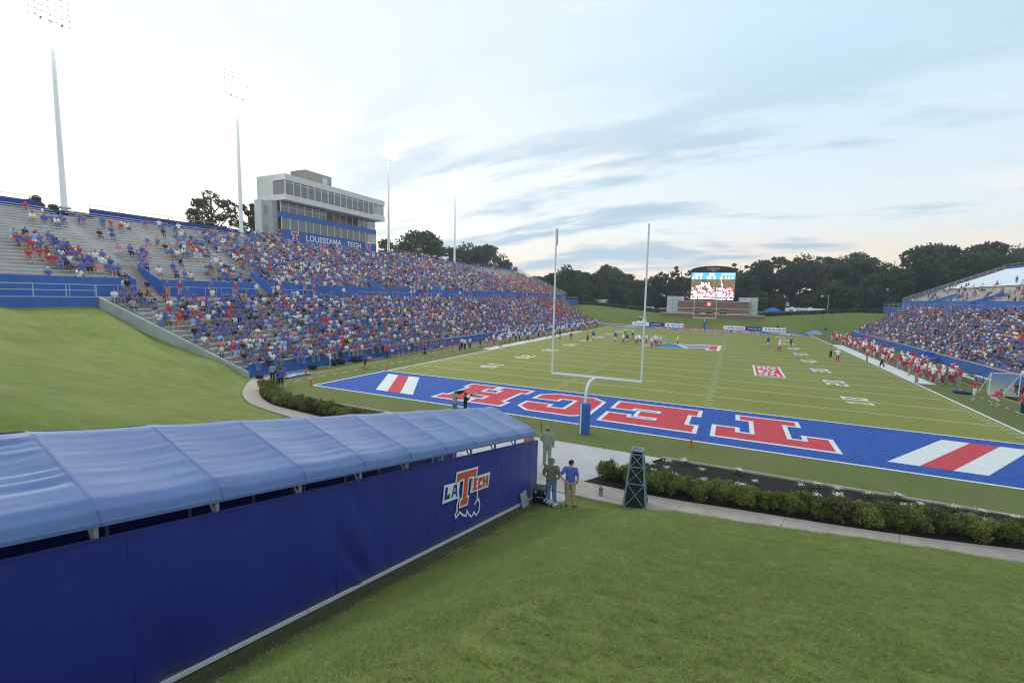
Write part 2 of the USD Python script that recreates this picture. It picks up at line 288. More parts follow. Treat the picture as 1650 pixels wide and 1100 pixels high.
def slab(ch):
    """Block letters with slab serifs in a 5.6 x 6.0 box, as on the end zone."""
    B = lambda *b: sbox(*b)
    if ch == 'T': g = [B(0, 4.6, 6.1, 6), B(0, 3.6, 1.1, 6), B(5.0, 3.6, 6.1, 6), B(2.2, 0, 3.9, 6), B(1.4, 0, 4.7, 1.1)]
    if ch == 'E': g = [B(.6, 0, 2.4, 6), B(0, 0, 5.7, 1.6), B(0, 4.4, 5.7, 6), B(4.4, 3.8, 5.7, 6), B(4.4, 0, 5.7, 2.2), B(.6, 2.3, 3.75, 3.7)]
    if ch == 'C': return unary_union([Polygon([(.9, 0), (4.0, 0), (4.9, .9), (4.9, 2.2), (3.2, 2.2), (3.2, 1.4), (1.75, 1.4), (1.75, 4.6), (3.2, 4.6), (3.2, 3.8), (4.9, 3.8), (4.9, 5.1), (4.0, 6), (.9, 6), (0, 5.1), (0, .9)])])
    if ch == 'H': g = [B(.5, 0, 2.1, 6), B(3.7, 0, 5.3, 6), B(0, 0, 2.6, 1.15), B(3.2, 0, 5.8, 1.15), B(0, 4.85, 2.6, 6), B(3.2, 4.85, 5.8, 6), B(.6, 2.4, 5.2, 3.6)]
    return unary_union(g)
def end_zone(y0, y1, flip, label):
    ez = obj('end_zone', poly_sheet(sbox(-24.38, y0, 24.38, y1), .002), ENDBLUE, kind='structure', label=label)
    for ch, xc in zip('TECH', (9.92, 2.86, -3.66, -10.35)):
        g = slab(ch); g = affinity.translate(g, -(g.bounds[0] + g.bounds[2]) / 2, -3)
        g = affinity.scale(g, .98 if ch != 'C' else 1.02, .98, origin=(0, 0)); g = affinity.rotate(g, 180 if flip else 0, origin=(0, 0)); g = affinity.translate(g, xc if flip else -xc, (y0 + y1) / 2 + .08)
        pl('letter_outline', g.buffer(.27, join_style='mitre'), PWHITE, .006, ez); pl('letter', g, PRED, .010, ez)
    for sx in (1, -1):
        for k, m in enumerate((PWHITE, PRED, PWHITE)):
            u = 1.28; a0, a1 = 15.0 + u * k, 15.0 + u * (k + 1); yb, yt = ((y0 + 1.28, y0 + 7.72) if flip else (y1 - 1.28, y1 - 7.72))
            q = Polygon([(sx * a0, yb), (sx * a1, yb), (sx * (a1 + 4.1), yt), (sx * (a0 + 4.1), yt)]) if sx > 0 else Polygon([(-(a0 + .02), yb), (-a1, yb), (-(a1 + 4.25), yt), (-(a0 + 4.27), yt)])
            pl('stripe', q, m, .006 + .0005 * (k % 2), ez)
    pl('end_line', sbox(-24.6, y0 - .2 if flip else y1, 24.6, y0 if flip else y1 + .2), PWHITE, .008, ez)
    pl('goal_line', sbox(-24.38, y1 - .2 if flip else y0, 24.38, y1 if flip else y0 + .2), PWHITE, .009, ez)
    return ez
end_zone(0, 9.144, True, 'near end zone painted blue with large red TECH letters')
end_zone(100.58, 109.73, False, 'far end zone painted blue in front of the scoreboard')
# midfield emblem and conference mark
mid = [Polygon([(-6.0, 52.6), (-3.3, 59.3), (-2.0, 59.3), (.6, 52.6)]), Polygon([(-1.4, 58.8), (5.45, 61.2), (5.45, 52.2), (3.84, 52.5), (3.84, 54.6), (.9, 54.2)])]
pl('midfield_emblem', mid[0].union(mid[1]).buffer(.3, join_style='mitre'), PWHITE, .006); pl('midfield_emblem', mid[0], mat('paint_mid_blue', (.04, .16, .42), .85), .010)
pl('midfield_emblem', Polygon([(-1.2, 58.4), (4.0, 59.6), (4.0, 54.9), (.9, 54.6)]), mat('paint_lilac', (.24, .22, .40), .85), .010); pl('midfield_emblem', Polygon([(4.05, 59.9), (5.2, 60.6), (5.2, 52.6), (4.05, 53.0)]), PRED, .010)
cm = unary_union([sbox(10.1, 28.2, 12.6, 36.6)]); pl('conference_mark', cm, PRED, .006)
cr = random.Random(9); yy_ = 28.7
while yy_ < 35.6:
    hgt = cr.uniform(.9, 1.3); xx_ = 10.35
    while xx_ < 12.1:
        w_ = cr.uniform(.18, .55); q = sbox(xx_, yy_, min(xx_ + w_, 12.35), yy_ + hgt * cr.uniform(.55, 1.0)); pl('conference_mark', affinity.skew(q, 0, cr.uniform(-14, 14), origin='center'), PWHITE, .010); xx_ += w_ + cr.uniform(.12, .3)
    yy_ += hgt + .25
pl('conference_mark', cm.buffer(.22, join_style='mitre').difference(cm), PWHITE, .007)

# concrete: path slabs, plaza, kerb, beds
PATH_IN = np.array([(-33, 4.5), (-30.9, .9), (-29.2, -1.1), (-27.1, -3.2), (-24.2, -5.15), (-20.9, -6.5), (-16, -7.0), (-8, -8.1), (0, -8.8), (5, -8.85), (8.4, -8.5), (12.4, -8.05), (16.6, -7.2), (20, -6.2), (25, -4.4), (29, -2.0), (31.5, .6)])
_pi = PchipInterpolator(PATH_IN[:, 0], PATH_IN[:, 1])
pth = tag(UsdGeom.Xform.Define(stage, path_for('path')).GetPrim(), 'curving concrete footpath between the grass bank and the hedges', kind='structure')
ts = np.linspace(0, 1, 19); ox = -32.6 + ts * 63; ix = -31.6 + ts * 62.0
for i in range(18):
    q = Polygon([(0, 0), (1, 0), (1, 1)]); o_ = np.linspace(ox[i] + .008, ox[i + 1] - .008, 5); i_ = np.linspace(ix[i + 1] - .008, ix[i] + .008, 5); q = Polygon([(a, float(_po(a))) for a in o_] + [(a, float(_pi(a))) for a in i_])
    if q.is_valid: obj('slab', extrude(q, .1, -.055 + .004 * rnd.random()), CONC, pth)
obj('path_bed', poly_sheet(Polygon([(-32.5, 2), (-30, -4), (-22, -8.6), (-8, -11), (1, -11.4), (6, -11.2), (17, -9.5), (31, -4.6), (32, 1), (24, -4), (16, -6.6), (5, -8.2), (-8, -7.5), (-22, -5.2), (-29, -.5)]), -.03), DARKG, pth)
obj('plaza', poly_sheet(Polygon([(-6.9, -4.0), (4.72, -4.0), (2.0, -8.9), (2.0, -11.6), (-4.6, -11.6), (-4.6, -8.9)]), .012), CONC2, kind='structure', label='pale concrete apron at the mouth of the blue tunnel')
obj('tunnel_floor', (np.array([tun(0, -.0, .0), tun(0, TW, 0), tun(-22, TW, 0), tun(-22, 0, 0)]), np.array([[0, 1, 2, 3]])), CONC, kind='structure', label='concrete ramp inside the blue tunnel')
bedR = Polygon([(4.80, -4.15), (30.5, -3.6), (30.2, -3.0), (25, -4.9), (20, -6.6), (16.6, -7.25), (12.4, -8.1), (8.4, -8.55), (5, -8.9), (2.1, -8.95)])
bedL = Polygon([(-24, -4.15), (-7.0, -4.15), (-4.7, -8.3), (-8, -8.15), (-16, -7.05), (-20.9, -6.55), (-24.2, -5.2), (-26.8, -3.5)])
def bed(poly, label):
    b = poly.bounds; X = np.arange(b[0], b[2], .25); Y = np.arange(b[1], b[3] + .2, .25)
    from shapely.prepared import prep
    from shapely.geometry import Point
    v, f = grid(X, Y, lambda x, y: -.005 + .11 * meshkit.fbm(np.stack([x * 2.4, y * 2.4, x * 0], -1), 3, 2))
    pr = prep(poly.buffer(-.16)); ok = np.array([pr.contains(Point(*c)) for c in v[f].mean(1)[:, :2]])
    sheet = poly_sheet(poly.simplify(.01), .03); obj('flower_bed', cat(trimesh.Trimesh(*tidy(v, f[ok]), process=False), sheet), SOIL, smooth=True, kind='structure', label=label)
bed(bedR, 'dark mulch flower bed right of the concrete apron'); bed(bedL, 'dark mulch flower bed left of the blue tunnel')
obj('kerb_strip', bx(4.75, 31, -4.14, -4.02, -.05, .12), CONC, kind='structure', label='narrow concrete kerb between turf and right flower bed')
obj('kerb_strip', bx(-24, -7.0, -4.14, -4.02, -.05, .12), CONC, kind='structure', label='narrow concrete kerb between turf and left flower bed')
obj('wall_strip', poly_sheet(sbox(-32.25, 1.0, -31.2, 112), .004), CONC, kind='structure', label='concrete strip along the foot of the left stand wall')
obj('far_walk', poly_sheet(Polygon([(-33, 112.5), (-16, 112.6), (-16, 114.6), (-33, 117)]), .006), CONC2, kind='structure', label='pale concrete walk at the far left corner of the field')

# ---------------------------------------------------------------- grandstands (built in left-hand terms; sx mirrors)
NLOW, PITCH_R, RISE, ZL = 16, .72, .392, .52
NUP, PUP, RUP = 25, .74, .338
VOM = [-2.0, 10.5, 31.5, 48.5, 73.0, 96.0]
SEATS = {'left': [], 'right': []}
def stand(side, x0, ylow, yup, flare, vom, label, cat_='grandstand'):
    sx = -1 if side == 'left' else 1
    X = lambda d: sx * (x0 + d)
    st = thing('grandstand', label, cat_)
    B = lambda d0, d1, y0, y1, z0, z1: bx(X(d0), X(d1), y0, y1, z0, z1)
    low = []
    DL = NLOW * PITCH_R                        # lower tier depth
    def ends(d): return ylow[0] - flare * (d / 13.0), ylow[1] + flare * (d / 13.0) * .9
    for i in range(NLOW):
        d0, d1 = .3 + i * PITCH_R, .3 + (i + 1) * PITCH_R; e0, e1 = ends(d0); z = ZL + RISE * i
        low.append(B(d0, d1, e0, e1, z - 1.1, z))
        aisles = sorted([v for v in np.arange(8, 112, 13.0)])
        cuts = [e0 + .2] + sum([[a - .5, a + .5] for a in aisles if e0 < a < e1], []) + [e1 - .2]
        for a, b in zip(cuts[::2], cuts[1::2]):
            if side == 'right' and b < 30: continue
            obj('bench', B(d0 + .38, d0 + .64, a, b, z + .40, z + .45), ALU, st)
            n = int((b - a) / .52)
            for k in range(n): SEATS[side].append((X(d0 + .42), a + .3 + k * .52, z, 'low', i))
    zw = 7.1; dw0, dw1 = .3 + DL, 13.0
    low.append(B(dw0, dw1, yup[0] - 1, yup[1] + 10, zw - 1.0, zw))
    obj('lower_terrace', cat(*low), TERR, st)
    # aisle steps of the lower tier
    for a in np.arange(8, 112, 13.0):
        steps = [B(.3 + i * PITCH_R + k * .36, .3 + i * PITCH_R + (k + 1) * .36, a - .45, a + .45, ZL + RISE * i, ZL + RISE * i + .18 * k + .012) for i in range(NLOW) for k in (1,)]
        obj('aisle_steps', cat(*steps), CONC, st)
    # front wall in panels
    yy = np.arange(ylow[0], ylow[1], 3.6)
    for a in yy: obj('front_wall_panel', B(0, .22, a + .01, min(a + 3.59, ylow[1]), -.1, 1.22), BLUEW, st)
    obj('wall_cap', B(-.03, .27, ylow[0], ylow[1], 1.224, 1.29), CONC, st)
    # sloping kerb walls at both ends
    for e, s in ((0, -1), (1, 1)):
        p0, p1 = ends(0)[e], ends(dw0 + .2)[e]
        h = .45
        obj('end_kerb', hexa([(X(0), p0, -.9), (X(0), p0 + s * .18, -.9), (X(dw0), p1 + s * .18, 5.6), (X(dw0), p1, 5.6), (X(0), p0, .55), (X(0), p0 + s * .18, .55), (X(dw0), p1 + s * .18, zw + .02), (X(dw0), p1, zw + .02)]), mat('kerb_grey', (.40, .41, .39), .9, .15, .8), st)
        for t in np.linspace(.12, .9, 7):
            q = (X(dw0 * t), p0 + (p1 - p0) * t, ZL + (zw - ZL) * t); obj('rail_post', tube(q, (q[0], q[1], q[2] + .95), .025, 6), STEEL, st)
    # middle wall with openings at the stair ways
    cuts = [yup[0]] + sum([[v - 1.1, v + 1.1] for v in vom], []) + [yup[1]]
    for a, b in zip(cuts[::2], cuts[1::2]):
        n = max(1, int((b - a) / 6)); w = (b - a) / n
        for k in range(n): obj('middle_wall_panel', B(13.0, 13.2, a + k * w + .008, a + (k + 1) * w - .008, zw, 8.82), BLUEW, st)
    # base wall under the walkway where it runs out past the lower tier
    n0, n1 = ends(dw0)
    for a, b in ((yup[0] - 1, n0 - .3), (n1 + .3, yup[1] + 10)):
        w = (b - a) / 4
        for k in range(4): obj('base_wall_panel', B(dw0 - .18, dw0 - .003, a + k * w, a + (k + 1) * w - .01, 5.4, zw - .04), BLUEW, st)
        for z in (.55, 1.05): obj('rail', tube((X(dw0 + .05), a, zw + z), (X(dw0 + .05), b, zw + z), .035, 6), STEEL, st)
        for y in np.arange(a, b + .01, (b - a) / 5): obj('rail_post', tube((X(dw0 + .05), y, zw), (X(dw0 + .05), y, zw + 1.05), .035, 6), STEEL, st)
    for v in vom:
        for a, b in ((v - 6.5, v - 1.3), (v + 1.3, v + 6.5)):
            obj('rail', cat(tube((X(dw0 + .2), a, zw + 1.05), (X(dw0 + .2), b, zw + 1.05), .025, 6), *[tube((X(dw0 + .2), y, zw), (X(dw0 + .2), y, zw + 1.05), .025, 6) for y in np.linspace(a, b, 4)]), STEEL, st)
    # upper tier
    up = []
    sec = sorted(vom)
    for i in range(NUP):
        d0, d1 = 13.2 + i * PUP, 13.2 + (i + 1) * PUP; z = 8.25 + RUP * i
        if i < 7:
            for a, b in zip(cuts[::2], cuts[1::2]): up.append(B(d0, d1, a, b, z - 1.2, z))
        else: up.append(B(d0, d1, yup[0], yup[1], z - 1.2, z))
        mids = [v for v in sec]
        c2 = [yup[0] + .2] + sum([[v - 1.15, v + 1.15] if i < 7 else [v - .55, v + .55] for v in mids], []) + [yup[1] - .2]
        for a, b in zip(c2[::2], c2[1::2]):
            if side == 'right' and b < 40: continue
            obj('bench', B(d0 + .38, d0 + .64, a, b, z + .40, z + .45), ALU, st)
            for k in range(int((b - a) / .52)): SEATS[side].append((X(d0 + .42), a + .3 + k * .52, z, 'up', i))
    obj('upper_terrace', cat(*up), TERR, st)
    for v in vom:   # stair way: steps up through the tier, blue parapets each side
        n = 18; obj('stair_flight', cat(*[B(13.0 + i * .29, 13.0 + (i + 1) * .29, v - 1.08, v + 1.08, zw - .6, zw + .02 + i * .185) for i in range(n)]), CONC, st)
        for s in (-1, 1):
            y = v + s * 1.14
            obj('stair_parapet', hexa([(X(13.2), y - .06, zw), (X(13.2), y + .06, zw), (X(17.3), y + .06, zw + 2.2), (X(17.3), y - .06, zw + 2.2), (X(13.2), y - .06, 8.82), (X(13.2), y + .06, 8.82), (X(17.3), y + .06, 10.45), (X(17.3), y - .06, 10.45)]), BLUEW, st)
    DT = 13.2 + NUP * PUP
    return st, X, B, DT
LST, LX, LB, DT = stand('left', 32.0, (-.7, 110.5), (-16.0, 122.5), 6.3, VOM, 'large left grandstand of aluminium benches full of blue-clad fans', 'grandstand')
RST, RX, RB, _ = stand('right', 33.2, (20.0, 109.0), (10.0, 124.0), 5.5, [43.5, 63.0, 84.0, 104.0], 'right grandstand with a white tarpaulin over its upper seats', 'grandstand')
# top walls
ZT = 8.25 + RUP * (NUP - 1)
for st, B, segs in ((LST, LB, [(-16, -3.2, 0), (-3.2, 1.2, -.75), (1.2, 27.8, .0), (51.5, 85.5, .0), (85.5, 92, -.7), (92, 122.5, -.1)]), (RST, RB, [(10, 124, 0)])):
    for a, b, dz in segs:
        n = max(1, round((b - a) / 5)); w = (b - a) / n
        for k in range(n): obj('top_wall_panel', B(DT + (-.74 if dz == -.75 else 0), DT + .18 + (-.74 if dz == -.75 else 0), a + k * w + .005, a + (k + 1) * w - .005, ZT - 1.5, ZT + 1.05 + dz), BLUED, st)
        if dz == 0:
            obj('top_rail', cat(*[tube((B(DT, DT, a, b, 0, 1).vertices[0][0], a, ZT + 1.05 + z), (B(DT, DT, a, b, 0, 1).vertices[0][0], b, ZT + 1.05 + z), .03, 6) for z in (.45,)]), STEEL, st)
            xx = B(DT, DT, a, b, 0, 1).vertices[0][0]
            for y in np.arange(a, b, 3.0): obj('top_rail_post', tube((xx, y, ZT + 1.0), (xx, y, ZT + 1.5), .03, 6), STEEL, st)
# chain-link end rail on the far ends of the upper tiers
LINKM = usdkit.material(stage, '/World/Looks/chain_link', {'g': ('geometry', {}), 'm': ('mapping', {'mapping_type': 'point', 'rotation': (.78, 0, 0), 'scale': (1, 9, 9)}), 'c': ('checker_texture', {'scale': 1.0}), 'n': ('white_noise_texture', {}), 'd': ('principled_bsdf', {'base_color': (.22, .24, .25), 'metallic': .5, 'roughness': .5}), 't': ('transparent_bsdf', {}), 'mx': ('mix_closure', {'fac': .38})}, link('t.BSDF>mx.closure1', 'd.BSDF>mx.closure2'), surface='mx.closure')
for st, X, y in ((LST, LX, 122.6), (RST, RX, 124.1)):
    a, b = np.array([X(13.2), y, 8.3]), np.array([X(DT), y, ZT + .1])
    for t in np.linspace(0, 1, 14): q = a + (b - a) * t; obj('fence_post', tube(q - [0, 0, .4], q + [0, 0, 1.25], .04, 6), STEEL, st)
    for h in (.1, 1.22): obj('fence_rail', tube(a + [0, 0, h], b + [0, 0, h], .035, 6), STEEL, st)
    obj('fence_mesh', (np.array([a + [0, 0, .1], b + [0, 0, .1], b + [0, 0, 1.2], a + [0, 0, 1.2]]), np.array([[0, 1, 2, 3]])), LINKM, st)
# end walls closing the sides of the stands
for st, X, ys_ in ((LST, LX, (-16.1, 122.62)), (RST, RX, (9.9, 124.12))):
    for y in ys_: obj('end_wall', hexa([(X(13.2), y, 3), (X(13.2), y + .1, 3), (X(DT), y + .1, 3), (X(DT), y, 3), (X(13.2), y, 8.2), (X(13.2), y + .1, 8.2), (X(DT), y + .1, ZT), (X(DT), y, ZT)]), TERR, st)
# white tarpaulin over the right upper seats
tn = lambda x, y: np.interp(np.abs(x), [33.2 + 13.2, 33.2 + DT], [8.25, ZT]) + .52 + .10 * meshkit.fbm(np.stack([x * .5, y * .25, x * 0], -1), 4, 8)
tv, tf = grid(np.linspace(RX(13.2 + PUP * 9.5), RX(DT - .5), 40), np.linspace(60, 122.0, 120), tn)
obj('tarpaulin', (tv, tf), mat('tarpaulin_white', (.74, .79, .83), .6, .05, .3, .05, 2), smooth=True, label='large white tarpaulin covering the upper seats of the right grandstand', category='tarpaulin')

# press box
pb = thing('press_box', 'grey press box with long window bands on top of the left grandstand', 'press box')
GL = usdkit.material(stage, '/World/Looks/window_glass', {'p': ('principled_bsdf', {'base_color': (.20, .20, .22), 'roughness': .08, 'specular_ior_level': .9}), 't': ('transparent_bsdf', {'color': (.75, .78, .8)}), 'mx': ('mix_closure', {'fac': .55})}, link('t.BSDF>mx.closure1', 'p.BSDF>mx.closure2'), surface='mx.closure')
INT = mat('interior_warm', (.50, .36, .30), .8, .5, .6)
XF, XB = -63.0, -70.2
def prof(y0, y1, pts, m, name): return obj(name, (lambda e: trimesh.Trimesh(np.column_stack([e.vertices[:, 0], e.vertices[:, 2] + y0, e.vertices[:, 1]]), e.faces[:, ::-1]))(extrude(Polygon(pts), y1 - y0)), m, pb)
prof(27.8, 52.7, [(XF, 26.9), (XF, 27.92), (XB, 27.92), (XB, 26.9)], GREYW, 'roof_slab')
prof(27.8, 52.7, [(XF, 23.6), (XF, 24.55), (XB, 24.55), (XB, 23.8), (-66.9, 23.6)], GREYW, 'soffit_band')
for a, b in ((27.8, 28.02),): obj('end_wall', bx(XB, -66.0, a, b, 24.55, 26.9), GREYW, pb)
obj('back_wall', bx(XB, XB + .2, 28.02, 52.5, 24.55, 26.9), GREYW, pb)
obj('end_wall', bx(XB + .2, -66.0, 52.45, 52.65, 24.55, 26.9), GREYW, pb)
obj('interior_wall', bx(-66.3, -66.1, 28.1, 52.3, 24.56, 26.88), INT, pb)
w = (52.4 - 28.05) / 16
for k in range(16):
    y = 28.05 + k * w; fr = obj('window', bx(XF - .10, XF - .02, y + w - .12, y + w, 24.56, 26.89), WHITEP, pb)
    obj('pane', bx(XF - .08, XF - .06, y, y + w - .12, 24.62, 26.5), GL, fr); obj('transom', bx(XF - .10, XF - .02, y, y + w - .12, 26.5, 26.56), WHITEP, fr)
    obj('upper_pane', bx(XF - .08, XF - .06, y, y + w - .12, 26.56, 26.88), GL, fr)
fr = obj('side_window', bx(-63.1, -63.0, 27.85, 27.95, 24.56, 26.89), WHITEP, pb)
obj('pane', bx(-65.95, -63.1, 27.88, 27.91, 24.62, 26.8), GL, fr)
prof(27.9, 51.6, [(-64.5, 20.75), (-64.5, 21.68), (-69.4, 21.68), (-69.4, 20.75)], mat('press_blue_band', (.055, .15, .46), .6, .06), 'blue_band')
obj('back_wall', bx(-69.6, -69.4, 27.9, 51.6, 16, 23.6), mat('brick_dull', (.25, .13, .10), .9, .1), pb)
obj('corner_pier', bx(-69.4, -67.6, 26.6, 28.0, 16, 23.7), GREYW, pb); obj('stair_bay', bx(-67.6, -65.2, 26.9, 27.95, 16, 23.5), mat('press_box_dark', (.38, .38, .38), .7, .05, .5), pb)
for z in (17.2, 20.6): obj('stair_window', bx(-67.2, -66.4, 26.86, 26.89, z + .6, z + 2.0), GL, pb)
obj('end_wall', bx(-69.4, -67, 51.4, 51.6, 16, 23.6), GREYW, pb)
obj('interior_wall', bx(-67.4, -67.2, 28, 51.4, 16.5, 20.74), INT, pb); obj('interior_wall', bx(-67.4, -67.2, 28, 51.4, 21.69, 23.58), INT, pb); obj('floor_slab', bx(-67.2, -64.6, 28, 51.4, 18.4, 18.6), GREYW, pb)
w = (51.4 - 28) / 14
for k in range(14):
    y = 28 + k * w
    if k < 6 or k > 10:
        fr = obj('window', bx(-64.62, -64.54, y, y + .1, 21.70, 23.55), WHITEP, pb); obj('pane', bx(-64.6, -64.58, y + .1, y + w, 21.72, 23.5), GL, fr); obj('transom', bx(-64.62, -64.54, y + .1, y + w, 22.6, 22.66), WHITEP, fr)
    else: obj('window_post', bx(-64.62, -64.54, y, y + .1, 21.70, 23.55), STEEL, pb)
    fr = obj('window', bx(-64.4, -64.32, y, y + .1, 18.7, 20.72), WHITEP, pb); obj('pane', bx(-64.38, -64.36, y + .1, y + w, 18.72, 20.7), GL, fr)
obj('sign_band', bx(-64.6, -64.3, 27.9, 51.4, 16.6, 18.66), BLUEW, pb)
def sign_text(t, h, bold=True):
    m = meshkit.text_mesh(t, h, .05, bold); v = m.vertices.copy(); m.vertices = np.column_stack([v[:, 2], v[:, 0], v[:, 1]]); return m
for t, y, wd in (('LOUISIANA', 33.0, 8.4), ('TECH', 42.9, 3.8)):
    m = sign_text(t, .98); m.apply_scale([1, wd / np.ptp(m.vertices[:, 1]), 1]); m.apply_translation([-64.295, y - m.vertices[:, 1].min(), 17.22]); obj('sign_lettering', m, WHITEP, pb)
for y in (30.6, 48.9):
    q = unary_union([sbox(0, 1.0, 1.3, 1.4), sbox(.45, 0, .85, 1.4), sbox(.25, 0, 1.05, .3)])
    for g, z, mm in ((q.buffer(.12, join_style='mitre'), 0, WHITEP), (q, .03, PRED)):
        m = extrude(g, .03, z); v = m.vertices.copy(); m.vertices = np.column_stack([v[:, 2] - 64.297, v[:, 0] + y - .6, v[:, 1] + 17.05]); obj('sign_emblem', m, mm, pb)
obj('penthouse', bx(-72, -68, 36.2, 42.6, 27.93, 31.1), mat('penthouse_tan', (.34, .30, .26), .8, .08, .6), pb)
obj('penthouse_door', bx(-67.99, -67.95, 40.3, 41.5, 28, 30.6), mat('pale_door', (.55, .57, .6), .5), pb)
obj('railing', cat(tube((-64.3, 24, 17.6), (-64.3, 27.9, 17.6), .03, 6), *[tube((-64.3, y, 16.4), (-64.3, y, 17.6), .03, 6) for y in (24, 25.3, 26.6, 27.8)]), STEEL, pb)

# floodlight towers
LAMP = mat('lamp_glow', (.9, .9, .9), .4, 0, emit=((1, .96, .88), 150))
LP = proto('floodlight_tower')
obj('pole', tube((0, 0, -2), (0, 0, 21.2), .31, 14, .14), mat('pole_pale', (.80, .82, .84), .45, .05, 2, metal=.2), LP)
obj('base_plate', lathe([(0, 0), (.6, 0), (.6, .12), (.45, .2), (0, .2)]), STEEL, LP)
for r in range(6):
    z = 20.6 + r * .66
    obj('cross_arm', bar((.15, -1.9, z), (.15, 1.9, z), .12), STEEL, LP)
    for k in range(7):
        y = -1.75 + k * .583
        lampm = trimesh.creation.revolve(np.array([(.0, -.32), (.12, -.30), (.20, -.02), (.22, 0)]), sections=12); T = trimesh.transformations.rotation_matrix(math.pi / 2 + .42, [0, 1, 0]); lampm.apply_transform(T); lampm.apply_translation([.55, y, z + .05])
        fx = obj('floodlight', lampm, mat('lamp_housing', (.62, .62, .62), .5, .05), LP)
        gl = trimesh.creation.revolve(np.array([(0, .03), (.14, .02), (.21, 0)]), sections=12); gl.apply_transform(T); gl.apply_translation([.55, y, z + .05]); obj('lens', gl, LAMP, fx)
for y in (-.9, .9): obj('rack_post', bar((.1, y, 20.3), (.1, y, 24.3), .10), DARKG, LP)
for k, (y, l) in enumerate(((-1.2, 'nearest floodlight tower, tallest in view, at the left edge of the stand'), (20.2, 'floodlight tower just left of the press box'), (54.6, 'floodlight tower just right of the press box'), (81.6, 'farthest floodlight tower beyond the press box, smallest in view'))):
    copy_of(LP, 'floodlight_tower', l, 'floodlight tower', (-63.6, y, 17.0), 0, 'floodlight towers along the top of the left grandstand')
# ---------------------------------------------------------------- blue tunnel
def fabric(name, c, hi, scale, stretch, bump, rough=.55, transl=0., sheen=.3, dirt=False):
    nodes = {
        'g': ('geometry', {}), 'm': ('mapping', {'mapping_type': 'point', 'scale': stretch}), 'n': ('noise_texture', {'scale': scale, 'detail': 3, 'roughness': .5, 'distortion': .6}), 'n2': ('noise_texture', {'scale': 1.2, 'detail': 4}),
        'b': ('bump', {'strength': .7, 'distance': bump}), 'r': ('rgb_ramp', {'ramp': [(.3, c), (.7, hi)]}), 'p': ('principled_bsdf', {'roughness': rough, 'specular_ior_level': .35, 'sheen_weight': sheen, 'sheen_roughness': .4}), 't': ('translucent_bsdf', {'color': tuple(c)}), 'mx': ('mix_closure', {'fac': transl})}
    lk = link('g.position>m.vector', 'm.vector>n.vector', 'g.position>n2.vector', 'n.fac>b.height', 'b.normal>p.normal', 'n2.fac>r.fac', 'p.BSDF>mx.closure1', 't.BSDF>mx.closure2')
    if dirt:   # warm brown reflection painted into the vinyl colour along the sloping wall foot
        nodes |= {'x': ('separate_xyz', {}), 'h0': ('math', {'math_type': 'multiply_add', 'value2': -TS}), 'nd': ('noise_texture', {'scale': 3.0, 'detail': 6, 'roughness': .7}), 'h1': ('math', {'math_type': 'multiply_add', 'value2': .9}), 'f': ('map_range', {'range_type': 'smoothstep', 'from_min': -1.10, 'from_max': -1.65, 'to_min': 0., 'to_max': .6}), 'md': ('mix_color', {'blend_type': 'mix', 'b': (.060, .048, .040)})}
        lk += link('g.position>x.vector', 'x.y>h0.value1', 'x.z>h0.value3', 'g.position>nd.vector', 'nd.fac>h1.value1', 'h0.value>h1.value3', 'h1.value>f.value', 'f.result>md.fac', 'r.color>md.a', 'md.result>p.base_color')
    else: lk += link('r.color>p.base_color')
    MATS[name] = usdkit.material(stage, '/World/Looks/' + name, nodes, lk, surface='mx.closure')
    return MATS[name]
CANOPY = fabric('canopy_fabric', (.125, .195, .42), (.15, .225, .46), 1.6, (1, .35, 1.6), .02, .5, .12)
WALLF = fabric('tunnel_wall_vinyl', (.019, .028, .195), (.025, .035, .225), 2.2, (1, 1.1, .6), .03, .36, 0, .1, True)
tn_ = thing('tunnel', 'long blue fabric-roofed players tunnel sloping down to the field', 'tunnel', (0, 0, 0))
SP = 1.478; S0 = -.41
hw = TW / 2
def roofpt(s, u, sag=0.):
    """u from -1 (right eave) to 1 (left eave)."""
    a = abs(u); lat = hw + u * (hw + .10)
    h = np.interp(a, [0, .06, .88, .97, 1.0], [3.44, 3.42, 2.86, 2.74, 2.58])
    return tun(s, lat, h - sag)
